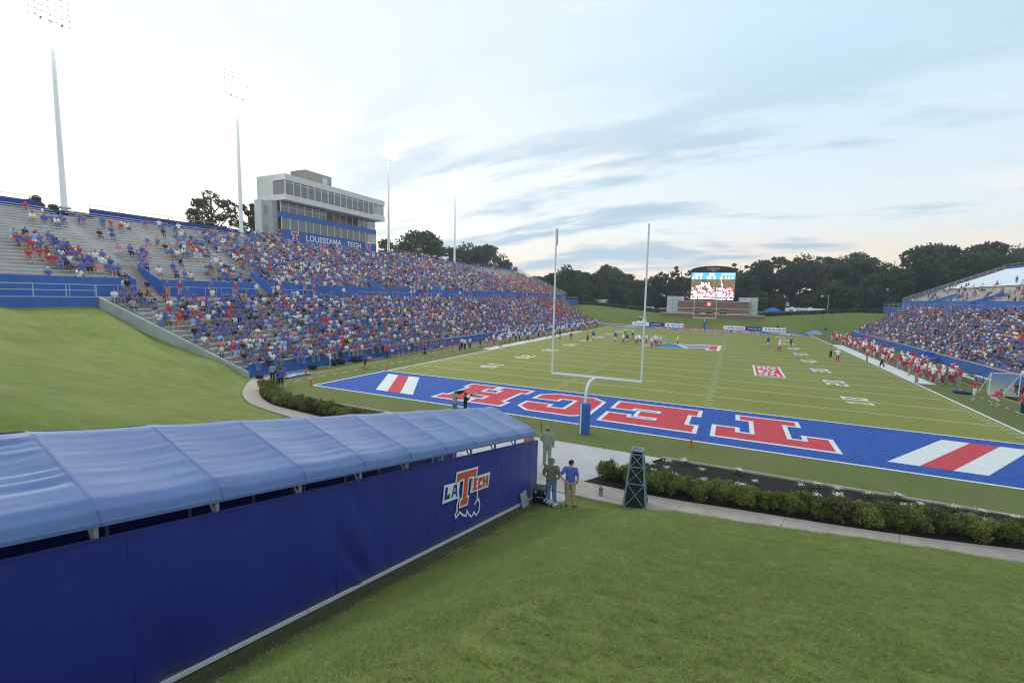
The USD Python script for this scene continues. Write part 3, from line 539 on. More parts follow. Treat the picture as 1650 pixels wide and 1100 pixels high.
for k in range(15):
    s1, s0 = S0 - k * SP, S0 - (k + 1) * SP
    for side_ in (-1, 1):
        nu, ns = 46, 22
        U = np.concatenate([np.linspace(0, .88, 34), np.linspace(.90, 1.0, 12)]) * side_; S = np.linspace(s0, s1, ns)
        V = np.zeros((ns, nu, 3)); kind = (k % 3, (k * 7 + 3) % 5)
        for i, s in enumerate(S):
            t = i / (ns - 1); bow = math.sin(math.pi * t)
            for j, u in enumerate(U):
                a = abs(u); belly = .060 * bow * (.35 + .65 * math.sin(math.pi * min(1, a / .95)))
                V[i, j] = roofpt(s, u, belly)
        # wrinkles running along the tunnel, strong in some bays, gathered near the seams
        P = np.stack([np.broadcast_to(np.abs(U)[None, :] * 19, (ns, nu)), np.broadcast_to(S[:, None] * .38, (ns, nu)) + 3.1 * k, np.full((ns, nu), side_ * 5.)], -1)
        amp = {0: .020, 1: .012, 2: .015}[k % 3] * (1.9 if k in (9, 10, 11) else 1)
        edge = np.abs(np.linspace(0, 1, ns) - .5)[:, None] * 2
        w = (meshkit.noise(P * [1.6, .8, 1], 3) - .5) * 2 * amp * (.5 + .5 * edge) + (meshkit.noise(P * [4.2, 1.3, 1], 8) - .5) * amp * .9 * edge ** 2
        w *= np.clip((1.02 - np.abs(U)) * 6, 0, 1)[None, :] * .72; w *= 1 - edge ** 8
        if k % 2 == 1: w += .012 * np.sin(np.abs(U)[None, :] * 150) * np.exp(-((np.linspace(0, 1, ns)[:, None] - .10) / .07) ** 2) * (np.abs(U)[None, :] < .9) * (1 - edge ** 8)
        V[:, :, 2] += w
        v = V.reshape(-1, 3); i, j = np.meshgrid(np.arange(ns - 1), np.arange(nu - 1), indexing='ij'); a = (i * nu + j).ravel(); f = np.column_stack([a, a + nu, a + nu + 1, a + 1])
        if side_ > 0: f = f[:, ::-1]
        f = f[:, ::-1]
        obj('canopy_panel', (v, f), CANOPY, tn_, smooth=True)
for k in range(1, 15):
    s = S0 - k * SP; pp_ = [roofpt(s, u) + np.array([0, 0, .002]) for u in (-1, -.97, -.88, -.4, -.06, .06, .4, .88, .97, 1)]
    obj('seam', cat(*[bar(a, b,   .030, .006) for a, b in zip(pp_, pp_[1:])]), CANOPY, tn_)
for side_ in (-1, 1):
    for k in range(15): obj('hem', bar(roofpt(S0 - (k + 1) * SP + .005, side_), roofpt(S0 - k * SP - .005, side_), .02, .05), CANOPY, tn_)
def wall_panel(lat, s0, s1, h0, h1, wave):
    ns, nh = 40, 26; S = np.linspace(s0, s1, ns); H = np.linspace(h0, h1, nh); V = np.zeros((ns, nh, 3))
    for i, s in enumerate(S):
        for j, h in enumerate(H): V[i, j] = tun(s, lat, h)
    P = np.stack([np.broadcast_to(S[:, None], (ns, nh)), np.broadcast_to(H[None, :], (ns, nh)), np.zeros((ns, nh))], -1)
    d = .02 * (meshkit.fbm(P * .6, 3, 4) - .5) + wave * (meshkit.noise(np.stack([P[..., 0] * 3.4 + P[..., 1] * 2.2, P[..., 1] * .9, P[..., 2]], -1), 5) - .5) * np.exp(-((P[..., 0] - (s0 + .55)) / .5) ** 2)
    V -= d[..., None] * TL * (1 if lat < 1 else -1)
    v = V.reshape(-1, 3); i, j = np.meshgrid(np.arange(ns - 1), np.arange(nh - 1), indexing='ij'); a = (i * nh + j).ravel(); f = np.column_stack([a, a + 1, a + nh + 1, a + nh])
    return v, (f if lat < 1 else f[:, ::-1])
wb = [S0 + .37, -6.95, -10.0, -13.4, -17.2, -22.4]
for k in range(5):
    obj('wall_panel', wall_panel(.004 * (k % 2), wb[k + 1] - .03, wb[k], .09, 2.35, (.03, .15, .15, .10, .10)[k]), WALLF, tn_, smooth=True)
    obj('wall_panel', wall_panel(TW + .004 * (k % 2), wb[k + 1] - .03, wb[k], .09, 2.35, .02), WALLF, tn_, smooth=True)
for lat in (.05, TW - .05):
    for k in range(16):
        s = S0 - k * SP; obj('post', bar(tun(s, lat + (.04 if lat < 1 else -.04), -.05), tun(s, lat + (.04 if lat < 1 else -.04), 2.72), .05), STEEL, tn_)
    e = -.0 if lat < 1 else 0
    l2 = 0.0 if lat < 1 else TW
    for k in range(15):
        s1, s0 = S0 - k * SP, S0 - (k + 1) * SP
        off = -.045 if lat < 1 else .045
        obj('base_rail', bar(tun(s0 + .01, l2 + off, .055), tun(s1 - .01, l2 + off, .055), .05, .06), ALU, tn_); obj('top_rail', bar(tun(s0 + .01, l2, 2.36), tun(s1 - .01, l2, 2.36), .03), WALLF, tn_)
for k in range(16):
    s = S0 - k * SP; a, b, c = tun(s, .1, 2.66), tun(s, hw, 3.38), tun(s, TW - .1, 2.66)
    obj('rafter', cat(bar(a, b, .05), bar(b, c, .05), bar(tun(s, .1, 2.2), a + (b - a) * .22, .03), bar(tun(s, TW - .1, 2.2), c + (b - c) * .22, .03)), STEEL, tn_)
# emblem on the right wall, flat print in wall coordinates (along, up)
ET = [(-5.74, 1.9), (-4.68, 1.9), (-4.74, 1.65), (-4.85, 1.65), (-4.87, 1.7), (-5.15, 1.7), (-5.26, 1.1), (-5.17, 1.1), (-5.22, .91), (-5.59, .91), (-5.56, 1.09), (-5.47, 1.09), (-5.37, 1.7), (-5.66, 1.7), (-5.67, 1.65), (-5.79, 1.65)]
ELA = [(-6.38, 1.68), (-5.66, 1.66), (-5.70, 1.18), (-6.46, 1.17)]; EEC = [(-4.87, 1.66), (-3.87, 1.66), (-3.98, 1.18), (-5.03, 1.19)]
EL = [(-6.32, 1.61), (-6.2, 1.61), (-6.24, 1.36), (-6.17, 1.36), (-6.16, 1.41), (-6.1, 1.41), (-6.12, 1.26), (-6.38, 1.26)]
EA = [(-5.91, 1.61), (-5.77, 1.61), (-5.74, 1.24), (-5.81, 1.24), (-5.83, 1.34), (-5.94, 1.34), (-5.97, 1.26), (-6.05, 1.26)]; EAH = [(-5.88, 1.52), (-5.85, 1.52), (-5.84, 1.41), (-5.91, 1.41)]
EE = [(-4.85, 1.61), (-4.63, 1.61), (-4.64, 1.51), (-4.71, 1.51), (-4.71, 1.47), (-4.67, 1.47), (-4.69, 1.39), (-4.73, 1.39), (-4.74, 1.31), (-4.67, 1.31), (-4.68, 1.23), (-4.94, 1.23), (-4.93, 1.32), (-4.88, 1.32)]
EC = [(-4.58, 1.58), (-4.34, 1.58), (-4.35, 1.45), (-4.49, 1.45), (-4.52, 1.34), (-4.38, 1.34), (-4.4, 1.23), (-4.63, 1.23)]
EH = [(-4.31, 1.58), (-4.17, 1.58), (-4.18, 1.46), (-4.13, 1.46), (-4.1, 1.58), (-3.97, 1.58), (-4.03, 1.23), (-4.16, 1.23), (-4.14, 1.36), (-4.21, 1.36), (-4.23, 1.23), (-4.35, 1.23)]
ESL = [(-5.63, 1.67), (-5.69, 1.36), (-5.66, 1.17), (-5.76, .94), (-5.73, .83), (-5.84, .72), (-5.8, .62), (-5.6, .74), (-5.44, .61), (-5.27, .54), (-5.23, .69), (-5.11, .55), (-4.99, .45), (-4.92, .46), (-4.83, .56), (-4.71, .42), (-4.53, .52), (-4.49, .72), (-4.56, .91), (-4.67, .88), (-4.78, .8)]
tp = Polygon(ET); panels = unary_union([Polygon(ELA), Polygon(EEC)])
white = unary_union([tp.buffer(.055, join_style='mitre'), panels.difference(tp.buffer(.01)), LineString(ESL).buffer(.030, join_style='mitre'), LineString([(-4.94, 1.65), (-5.04, 1.2)]).buffer(.02), LineString([(-4.64, 1.17), (-4.65, .91)]).buffer(.026)])
def on_wall(g, off):
    m = poly_sheet(g, 0); v = m.vertices
    w = np.array([tun(a, -off, b) for a, b in v[:, :2]]); return trimesh.Trimesh(w, m.faces, process=False)
emb = obj('emblem', on_wall(white, .030), mat('emblem_white', (.78, .78, .78), .5, .03), tn_)
obj('emblem_letter', on_wall(tp, .034), mat('emblem_orange', (.62, .10, .05), .5, .04), emb)
obj('emblem_letter', on_wall(unary_union([Polygon(EL), Polygon(EA, [EAH])]), .034), WALLF, emb); 
for g in (EE, EC, EH): obj('emblem_letter', on_wall(Polygon(g), .034), mat('emblem_red', (.58, .07, .07), .5, .04), emb)

# ---------------------------------------------------------------- goalposts
GPW = mat('goalpost_white', (.72, .74, .76), .4, .04, 3); PAD = mat('pad_blue', (.045, .13, .42), .5, .06, 2)
def goalpost(y, s, label, top=9.75):
    g = thing('goalpost', label, 'goalpost', (0, y, 0))
    b = -s * 1.85
    pad = lathe([(0, 0), (.30, 0), (.33, .05), (.33, 1.75), (.30, 1.83), (0, 1.83)], 8); pad.apply_translation([0, b, 0]); pd = obj('base_pad', pad, PAD, g)
    obj('pad_stripe', bx(-.19, -.10, b - .335 if s > 0 else b + .325, b - .325 if s > 0 else b + .335, .03, 1.8), GPW, pd)
    pts = [(0, b, 1.83 - .2), (0, b, 2.0)] + [(0, b + s * 1.0 * (1 - math.cos(t)), 2.0 + 1.0 * math.sin(t)) for t in np.linspace(.15, math.pi / 2, 9)] + [(0, -s * .06, 3.0)]
    obj('gooseneck', cat(*[tube(pts[i], pts[i + 1], .085, 12) for i in range(len(pts) - 1)]), GPW, g)
    obj('crossbar', tube((-2.86, 0, 3.05), (2.86, 0, 3.05), .083, 12), GPW, g)
    for x in (-2.82, 2.82): obj('upright', tube((x, 0, 3.05), (x, 0, top), .055, 10), GPW, g)
    obj('wind_ribbon', cat(bx(-2.82 - .0, -2.70, -.006, .006, top - 1.05, top - .05)), mat('ribbon_pale', (.62, .48, .42), .8), g)
goalpost(0, 1, 'tall white near goalpost with blue padded base behind the near end zone', 12.25)
goalpost(109.73, -1, 'small far goalpost in front of the brick scoreboard', 12.1)

# ---------------------------------------------------------------- scoreboard
BRICK = usdkit.material(stage, '/World/Looks/red_brick', {'g': ('geometry', {}), 'm': ('mapping', {'mapping_type': 'point', 'rotation': (math.pi / 2, 0, 0)}), 'b': ('brick_texture', {'scale': 1.0, 'brick_width': .3, 'row_height': .1, 'mortar_size': .012, 'color1': (.23, .085, .062), 'color2': (.17, .062, .05), 'mortar': (.30, .24, .21)}), 'p': ('principled_bsdf', {'roughness': .9})}, link('g.position>m.vector', 'm.vector>b.vector', 'b.color>p.base_color'), surface='p.BSDF')
SY = 127.0
sb = thing('scoreboard', 'brick scoreboard with a large lit video screen behind the far end zone', 'scoreboard', (0, SY, 0))
CAP = mat('cast_stone', (.50, .45, .41), .85, .08, 1)
obj('low_wall', bx(-14.0, 15.2, -.4, .6, .5, 3.55), BRICK, sb); obj('wall_coping', bx(-14.15, 15.35, -.5, .7, 3.553, 3.78), CAP, sb)
parts = [(-8.9, -4.3), (-2.5, -.6), (1.4, 3.2), (5.1, 11.1)]
for a, b in parts: obj('brick_pier', bx(a, b, -.2, 1.0, 3.783, 5.3), BRICK, sb)
obj('brick_wall', bx(-8.9, 11.1, -.2, 1.0, 5.303, 7.5), BRICK, sb)
obj('stone_band', bx(-9.0, 11.2, -.3, -.203, 5.28, 5.48), CAP, sb); obj('wall_coping', bx(-9.1, 11.3, -.35, 1.1, 7.503, 7.72), CAP, sb)
for a, b in parts: obj('stone_band', bx(a, b, -.26, -.203, 3.9, 4.08), CAP, sb)
FRM = mat('screen_frame', (.022, .024, .032), .5, .05)
obj('screen_cabinet', bx(-5.7, 7.2, .2, 1.6, 7.73, 16.5), FRM, sb)
arch = Polygon([(-5.75, 0), (7.25, 0)] + [(.75 + 6.5 * math.cos(t), .55 + 1.35 * math.sin(t)) for t in np.linspace(0, math.pi, 21)])
m = extrude(arch, 1.3); v = m.vertices.copy(); m.vertices = np.column_stack([v[:, 0], 1.55 - v[:, 2], v[:, 1] + 16.503]); obj('arch_top', m, FRM, sb)
for t, z in (('LOUISIANA', 17.35), ('TECH', 16.72)):
    m = meshkit.text_mesh(t, .48, .04, True); c = m.bounds.mean(0); v = m.vertices - [c[0], 0, 0]; m.vertices = np.column_stack([v[:, 0] + .75, .24 - v[:, 2], v[:, 1] + z]); obj('arch_lettering', m, mat('lettering_grey', (.42, .42, .42), .6), sb)
def emat(n, c, s): return mat(n, c, .5, 0, emit=(c, s))
SCR = usdkit.material(stage, '/World/Looks/video_field', {'tc': ('texture_coordinate', {}), 'n': ('noise_texture', {'scale': .6, 'detail': 3}), 'r': ('rgb_ramp', {'ramp': [(.35, (.12, .12, .06)), (.6, (.26, .16, .09))]}), 'p': ('emission', {'strength': .5})}, link('tc.object>n.vector', 'n.fac>r.fac', 'r.color>p.color'), surface='p.emission')
sc = obj('screen', bx(-5.45, 6.95, .12, .195, 8.0, 16.35), SCR, sb)
obj('score_strip', bx(-5.45, 6.95, .09, .118, 14.35, 16.35), emat('screen_blue', (.05, .22, .70), .9), sc)
obj('caption_strip', bx(-5.45, 6.95, .09, .118, 8.0, 8.75), emat('screen_black', (.01, .01, .012), .3), sc)
W1, PK, MG, RD = emat('screen_white', (1, .93, 1), 1.0), emat('screen_pink', (1, .45, .70), .9), emat('screen_violet', (.45, .15, .55), 1.0), emat('screen_red', (.9, .05, .10), 1.2)
for a, b, z0, z1 in ((-4.7, -2.2, 15.5, 16.15), (-.4, 1.1, 15.45, 16.15), (3.0, 6.6, 15.55, 16.1), (-5.2, -4.7, 14.5, 15.2), (-4.2, -3.6, 14.5, 15.25), (-2.9, -2.6, 14.5, 15.2), (-1.0, .2, 14.55, 15.0), (.9, 1.5, 14.55, 15.0), (2.7, 3.4, 14.55, 15.1), (4.1, 4.5, 14.5, 15.2), (5.0, 5.4, 14.5, 15.2), (5.8, 6.5, 14.55, 15.1), (-5.3, -3.5, 8.1, 8.6), (-3.2, .7, 8.2, 8.55), (.9, 4.6, 8.2, 8.55), (5.0, 6.7, 8.2, 8.55)):
    obj('screen_graphic', bx(a, b, .06, .088, z0, z1), W1, sc)
r2 = random.Random(3)
def blob(x, z, r, m):
    q = Polygon([(r * (.7 + .5 * r2.random()) * math.cos(t), 1.15 * r * (.7 + .5 * r2.random()) * math.sin(t)) for t in np.linspace(0, 2 * math.pi, 9)[:-1]])
    e = extrude(q, .02); v = e.vertices.copy(); e.vertices = np.column_stack([v[:, 0] + x, .10 - v[:, 2] - .0005 * r2.randint(0, 30), v[:, 1] + z]); return e
groups = {0: [], 1: [], 2: [], 3: []}
for k in range(230):
    x = r2.uniform(-5.2, 6.6); z = 8.95 + abs(r2.gauss(0, 1.25)); groups[r2.choice([0, 0, 1, 1, 2, 3, 3])].append(blob(x, min(z, 13.6), r2.uniform(.12, .32), None))
for x, z in ((-2.2, 13), (-1.2, 12.8), (-.3, 12.9), (-2.0, 12.4), (.2, 11.5), (-.2, 11), (3.4, 12.6), (3.0, 11.6), (2.7, 11.3), (-.6, 12.2), (-3.6, 12.1)): groups[0].append(blob(x, z, .34, None)); groups[2].append(blob(x + .15, z - .3, .2, None))
for k, mm in enumerate((W1, PK, MG, RD)): obj('picture_figures', cat(*groups[k]), mm, sc, kind='stuff')
obj('picture_bar', cat(bar((-2.4, .08, 9.0), (-2.5, .08, 13.6), .16, .02), bar((3.9, .08, 10.6), (3.0, .08, 14.2), .16, .02), bar((-4.1, .08, 9), (-4.1, .08, 11.8), .1, .02)), PK, sc)
obj('red_emblem', bx(-.5, .7, -.24, -.205, 6.2, 7.3), emat('emblem_lit_red', (.85, .03, .05), .7), sb); obj('emblem_mark', cat(bx(-.25, -.05, -.27, -.243, 6.4, 7.1), bx(.25, .45, -.27, -.243, 6.4, 7.1), bx(-.05, .25, -.27, -.243, 6.65, 6.85)), emat('emblem_lit_pale', (.95, .35, .38), .7), sb)
MESHW = mat('mesh_panel_grey', (.46, .49, .51), .7, .05, 1)
for a, b in ((-12.4, -7.4), (8.3, 13.4)):
    z0 = 3.79
    for i in range(3):
        for j in range(4):
            w, h = (b - a) / 3, (9.0 - z0) / 4
            obj('screen_panel', bx(a + i * w + .03, a + (i + 1) * w - .03, 1.15, 1.25, z0 + j * h + .03, z0 + (j + 1) * h - .03), MESHW, sb)
    for x in (a, b): obj('panel_post', bx(x - .08, x + .08, 1.26, 1.45, 2.5, 9.1), STEEL, sb)

# ---------------------------------------------------------------- trees
def leaf_mat(n, dark, light):
    return usdkit.material(stage, '/World/Looks/' + n, {'g': ('geometry', {}), 'oi': ('object_info', {}), 'n': ('noise_texture', {'scale': .45, 'detail': 3}), 'a': ('math', {'math_type': 'multiply_add', 'value2': .45}), 'ri': ('math', {'math_type': 'multiply', 'value2': .35}), 'is': ('math', {'math_type': 'multiply_add', 'value2': .4}), 'r': ('rgb_ramp', {'ramp': [(.15, dark), (.85, light)]}), 'p': ('principled_bsdf', {'roughness': .65, 'specular_ior_level': .15}), 't': ('translucent_bsdf', {}), 'mx': ('mix_closure', {'fac': .22})},
        link('g.position>n.vector', 'oi.random>ri.value1', 'ri.value>a.value3', 'n.fac>a.value1', 'g.random_per_island>is.value1', 'a.value>is.value3', 'is.value>r.fac', 'r.color>p.base_color', 'r.color>t.color', 'p.BSDF>mx.closure1', 't.BSDF>mx.closure2'), surface='mx.closure')
LEAF = leaf_mat('leaves_oak', (.050, .074, .046), (.115, .146, .082)); LEAF2 = leaf_mat('leaves_lighter', (.060, .085, .042), (.135, .16, .072)); PINE = leaf_mat('pine_needles', (.060, .080, .045), (.13, .15, .08))
BARK = mat('bark', (.07, .05, .038), .95, .3, 6)
def quads(centers, normals_r, size, r):
    n = len(centers); a = r.normal(size=(n, 3)); a /= np.linalg.norm(a, axis=1, keepdims=True); b = np.cross(a, r.normal(size=(n, 3))); b /= np.linalg.norm(b, axis=1, keepdims=True)
    s = size * r.uniform(.6, 1.25, (n, 1)); v = np.stack([centers - a * s, centers + b * s * .7, centers + a * s, centers - b * s * .7], 1).reshape(-1, 3)
    i = np.arange(n) * 4; return v, np.column_stack([i, i + 1, i + 2, i + 3])
def tree_proto(name, seed, H=16., W=6., base=.25, kind='oak', leaf=None, nl=2600, size=.42):
    r = np.random.default_rng(seed); pr = proto(name); crown, limbs = [], []
    limbs.append(tube((0, 0, -.5), (r.normal() * .2, r.normal() * .2, H * .55), .022 * H, 8, .010 * H))
    if kind in ('pine', 'parasol'): limbs.append(tube((0, 0, H * .5), (0, 0, H * .95), .012 * H, 7, .004 * H))
    nc = {'oak': 30, 'pine': 15, 'parasol': 26, 'dense': 36}[kind]
    for k in range(nc):
        if kind == 'parasol':
            u = r.uniform(0, 1); z = H * (base + (1 - base) * u * .95); rad = W * math.sin(math.pi * (.22 + .70 * u)) * math.sqrt(r.uniform(.05, 1)) * .85; cr = W * r.uniform(.15, .26)
        elif kind == 'pine':
            z = H * r.uniform(base, .97); rad = W * (.45 + .55 * math.sin(math.pi * min(1, (z / H - base) / (1 - base) * .75 + .12))) * r.uniform(.25, .95); cr = W * r.uniform(.16, .27)
        else:
            u = r.uniform(0, 1) ** .8; z = H * (base + (1 - base) * u * .93); env = math.sin(math.pi * min(1, .18 + .72 * u)) ** .7; rad = W * env * math.sqrt(r.uniform(.1, 1)) * .8; cr = W * r.uniform(.24, .40)
        th = r.uniform(0, 2 * math.pi); c = np.array([rad * math.cos(th), rad * math.sin(th), min(z, H - cr * .6)])
        n = max(20, int(nl / nc)); d = r.normal(size=(n, 3)); d /= np.linalg.norm(d, axis=1, keepdims=True); rr = cr * r.uniform(.35, 1.08, (n, 1)) ** .6
        crown.append(c + d * rr * [1, 1, .72])
        if k % 2 == 0 or kind in ('pine', 'parasol'): limbs.append(tube((0, 0, max(H * .18, c[2] - rad * .6 - H * .06)), c, .007 * H, 5, .002 * H))
    obj('trunk', cat(*limbs), BARK, pr); obj('crown', quads(np.vstack(crown), 0, size, r), leaf or LEAF, pr); return pr
OAK = [tree_proto('broadleaf_tree', 11 + k, 17 + k, 6.2 + .5 * k, .14, 'oak', LEAF if k != 1 else LEAF2, 3600, .42) for k in range(4)]
DEN = [tree_proto('dense_tree', 31 + k, 10 + 2 * k, 5.2 + k, .04, 'dense', LEAF2 if k == 0 else LEAF, 4200, .36) for k in range(2)]
PIN = [tree_proto('pine_tree', 51 + k, 19 + 2 * k, 4.6, .50, 'pine', PINE, 1500, .32) for k in range(3)]
PIN2 = [tree_proto('wide_pine_tree', 61 + k, 21., 5.2 - 1.2 * k, .60, 'parasol', PINE, 3600, .24) for k in range(2)]
GZ = 3.6
# the wood behind the far bank: the back rows read as one mass
wp = []
wr = random.Random(12)
def top_at(x):   # height of the skyline of the wood
    return np.interp(x, [-90, -62, -44, -30, -12, 6, 26, 44, 52, 60, 72, 95, 130], [15, 18.5, 21.5, 16.5, 18, 21, 24, 24, 22, 25.5, 26.5, 26.5, 26])
for row, (yy, n) in enumerate(((168, 40), (178, 40), (190, 40), (203, 36))):
    for k in range(n):
        x = -105 + 255 * (k + wr.uniform(-.35, .35)) / n; y = yy + wr.uniform(-4, 4); h = top_at(x * 172 / y) * (y + 27) / 195 * wr.uniform(.80, 1.03) - GZ
        i = wr.choice([0, 1, 2, 3, 4, 4, 5]) if not -25 < x < 0 else wr.choice([4, 4, 5, 0]); wp.append((x, y, GZ, i, h / [17, 18, 19, 20, 19, 21][i] * 1.02, wr.uniform(0, 6.28)))
for k in range(84):
    x = -100 + 240 * (k % 42 + wr.uniform(-.4, .4)) / 42; wp.append((x, (165 if k < 42 else 184) + wr.uniform(-3, 3), GZ - .5, 6 + wr.randrange(2), wr.uniform(.55, .95), wr.uniform(0, 6.28)))
inst = UsdGeom.PointInstancer.Define(stage, '/World/woodland')
sc0 = UsdGeom.Scope.Define(stage, '/World/woodland/prototypes')
tg = []
for i, pr in enumerate(OAK + PIN[:2] + DEN):
    x = UsdGeom.Xform.Define(stage, f'/World/woodland/prototypes/tree_{i:03d}'); x.GetPrim().GetReferences().AddInternalReference(pr.GetPath()); tg.append(x.GetPath())
def fill(inst, targets, pts):
    inst.CreatePrototypesRel().SetTargets(targets)
    inst.CreatePositionsAttr(Vt.Vec3fArray.FromNumpy(np.array([p[:3] for p in pts], np.float32))); inst.CreateProtoIndicesAttr(Vt.IntArray.FromNumpy(np.array([p[3] for p in pts], np.int32)))
    s = np.array([(p[4],) * 3 if np.ndim(p[4]) == 0 else p[4] for p in pts], np.float32); inst.CreateScalesAttr(Vt.Vec3fArray.FromNumpy(s))
    inst.CreateOrientationsAttr([Gf.Quath(math.cos(p[5] / 2), 0, 0, math.sin(p[5] / 2)) for p in pts])
fill(inst, tg, wp)
tag(inst.GetPrim(), 'dark mixed wood closing the view behind the far bank', 'wood', None, 'stuff')
# trees that stand out, one by one
SOLO = [(DEN[0], (-44, 150), 13.2 / 10, 'rounded pale green tree left of the white tent roof, beyond the far bank'), (DEN[1], (-27, 153), 11.5 / 12, 'broad dark spreading tree left of the near goalpost upright, beyond the far bank'),
        (DEN[1], (47, 152), 13.6 / 12, 'broad dark tree over the parked cars left of the right grandstand'), (DEN[0], (37, 158), 12 / 10, 'bushy dark tree right of the motorhome'), (PIN[0], (-16.5, 160), 17 / 19, 'thin tall pine with sky showing through, left of the scoreboard'), (PIN[1], (-12, 162), 17.5 / 21, 'second thin pine between the goalpost and the scoreboard'),
        (PIN[2], (-20.5, 163), 16 / 23, 'slim pine just right of the near goalpost left upright'), (OAK[0], (58, 160), 23 / 17, 'tall tree rising over the right grandstand end'), (OAK[2], (-58, 160), 18.5 / 19, 'tall leafy tree behind the far end of the left grandstand'),
        (PIN2[0], (-82, 26.8), 1.09, 'wide crowned pine left of the second floodlight tower'), (PIN2[1], (-84, 36.0), 1.10, 'slender pine beside the second floodlight tower'), (PIN2[1], (-84, 3.6), .86, 'pine crown peeping over the stand beside the nearest floodlight tower'),
        (OAK[1], (-86, 95.5), 25.5 / 18, 'round oak crown right of the third floodlight tower'), (OAK[3], (-84, 82.5), 22 / 20, 'oak crown tight against the right end of the press box'), (OAK[0], (-86, 114), 21.6 / 17, 'small crown left of the farthest floodlight tower'), (OAK[2], (-88, 128), 25 / 19, 'oak crown just right of the farthest floodlight tower'), (OAK[1], (-87, 139), 25.6 / 18, 'largest oak crown above the far upper seats'), (OAK[3], (-88, 150), 24 / 20, 'oak crown at the falling end of the row above the left stand'), (PIN2[0], (-86, 160), 1.0, 'low crown where the row of trees meets the far wood')]
for pr, (x, y), s, l in SOLO: copy_of(pr, 'pine_tree' if pr in PIN + PIN2 else 'tree', l, 'tree', (x, y, GZ - .4), (x * 7.3 + y) % 6.28, 'trees round the stadium', s)

# hedges: each bush
def bush_proto(seed, nl=3200, w=.62, h=.76, tint=None):
    r = np.random.default_rng(seed); pr = proto('hedge_bush'); n = 26; pts = []
    for k in range(n):
        th = r.uniform(0, 6.28); rad = w * math.sqrt(r.uniform(0, 1)) * .82; z = h * r.uniform(.25, .88); cr = r.uniform(.13, .22)
        m = nl // n; d = r.normal(size=(m, 3)); d /= np.linalg.norm(d, axis=1, keepdims=True); pts.append(np.array([rad * math.cos(th), rad * math.sin(th), z]) + d * cr * r.uniform(.4, 1.1, (m, 1)))
    obj('stems', cat(*[tube((0, 0, 0), (r.normal() * .25, r.normal() * .25, h * .7), .012, 5, .005) for _ in range(9)]), BARK, pr)
    obj('foliage', quads(np.vstack(pts), 0, .040, r), tint, pr); return pr
HL = leaf_mat('hedge_leaves', (.11, .13, .034), (.33, .33, .09)); HL2 = leaf_mat('hedge_leaves_brown', (.09, .07, .03), (.20, .15, .07))
BU = [bush_proto(k + 70, tint=HL) for k in range(4)] + [bush_proto(80, 1500, tint=HL2)]
k = 0
def nth(i): return ordinal(i)
for i, x in enumerate(np.arange(4.35, 26.5, .80)):
    y = float(_pi(x)) + .62; p_ = BU[4] if i in (9, 16) else BU[(i * 3 + i // 4) % 4]
    copy_of(p_, 'hedge_bush', ('brownish thin bush, ' if i in (9, 16) else 'green bush, ') + f'{nth(i)} along the right hedge counted from the tunnel end', 'bush', (x, y, 0), i * 1.7, 'right hedge', .95 + .16 * rnd.random() + (.12 if i == 0 else 0))
copy_of(BU[0], 'hedge_bush', 'round green bush alone at the corner of the concrete apron, left of the derrick', 'bush', (2.95, -8.05, 0), .4, None, (.80, .80, 1.2)); copy_of(BU[2], 'hedge_bush', 'sparse bush between the corner bush and the derrick', 'bush', (3.65, -7.85, 0), 2.4, None, .85)
for i, x in enumerate(np.arange(-26.4, -8.2, .78)):
    y = float(_pi(x)) + .66
    copy_of(BU[4] if i in (12, 17) else BU[(i * 5 + 1) % 4], 'hedge_bush', ('brownish bush, ' if i in (12, 17) else 'green bush, ') + f'{nth(i)} along the left hedge counted from the stand corner', 'bush', (x, y, 0), i * 2.1, 'left hedge', 1.0 + .15 * rnd.random())
fp = proto('white_flower_plant'); r3 = np.random.default_rng(5)
obj('leaves', quads(r3.normal(size=(160, 3)) * [.12, .12, .05] + [0, 0, .1], 0, .035, r3), HL, fp)
fl = r3.normal(size=(70, 3)) * [.10, .10, .03] + [0, 0, .2]; obj('blossom', quads(fl, 0, .038, r3), mat('petal_white', (.78, .77, .72), .7, .05), fp)
fpos = []
for poly, n in ((bedR, 40), (bedL, 22)):
    b = poly.buffer(-.35).bounds
    while n > 0:
        x, y = rnd.uniform(b[0], b[2]), rnd.uniform(b[1], b[3])
        if poly.contains(sbox(x - .2, y - .2, x + .2, y + .2)) and y > _pi(x) + 1.25 and x < 26 and all((x - a) ** 2 + (y - c) ** 2 > .5 for a, c in fpos): fpos.append((x, y)); n -= 1
for side_, nm in ((1, 'right'), (-1, 'left')):
    for i, (x, y) in enumerate(sorted(q for q in fpos if q[0] * side_ > 0)):
        copy_of(fp, 'white_flower_plant', f'low white-flowered plant, {ordinal(i)} from the left in the {nm} bed', 'flower', (x, y, .06), i, f'flowers in the {nm} bed', rnd.uniform(.65, 1.05))
# lawn blades near the camera
def tuft(seed):
    r = np.random.default_rng(seed); V, F = [], []
    for k in range(20):
        x, y = r.normal(size=2) * .06; h = r.uniform(.008, .026); a = r.uniform(0, 6.28); L = r.uniform(.02, .05); w = .0045; dx, dy = L * math.cos(a), L * math.sin(a)
        p = len(V); V += [(x + w * math.sin(a), y - w * math.cos(a), 0), (x + dx, y + dy, h), (x - w * math.sin(a), y + w * math.cos(a), 0)]; F.append((p, p + 1, p + 2))
    return trimesh.Trimesh(V, F, process=False)
GB = leaf_mat('grass_blades', (.15, .185, .040), (.34, .37, .11))
gi = UsdGeom.PointInstancer.Define(stage, '/World/lawn_grass'); UsdGeom.Scope.Define(stage, '/World/lawn_grass/prototypes'); tg = []
for k in range(4): usdkit.mesh(stage, f'/World/lawn_grass/prototypes/tuft_{k:03d}', tuft(k), GB); tg.append(Sdf.Path(f'/World/lawn_grass/prototypes/tuft_{k:03d}'))
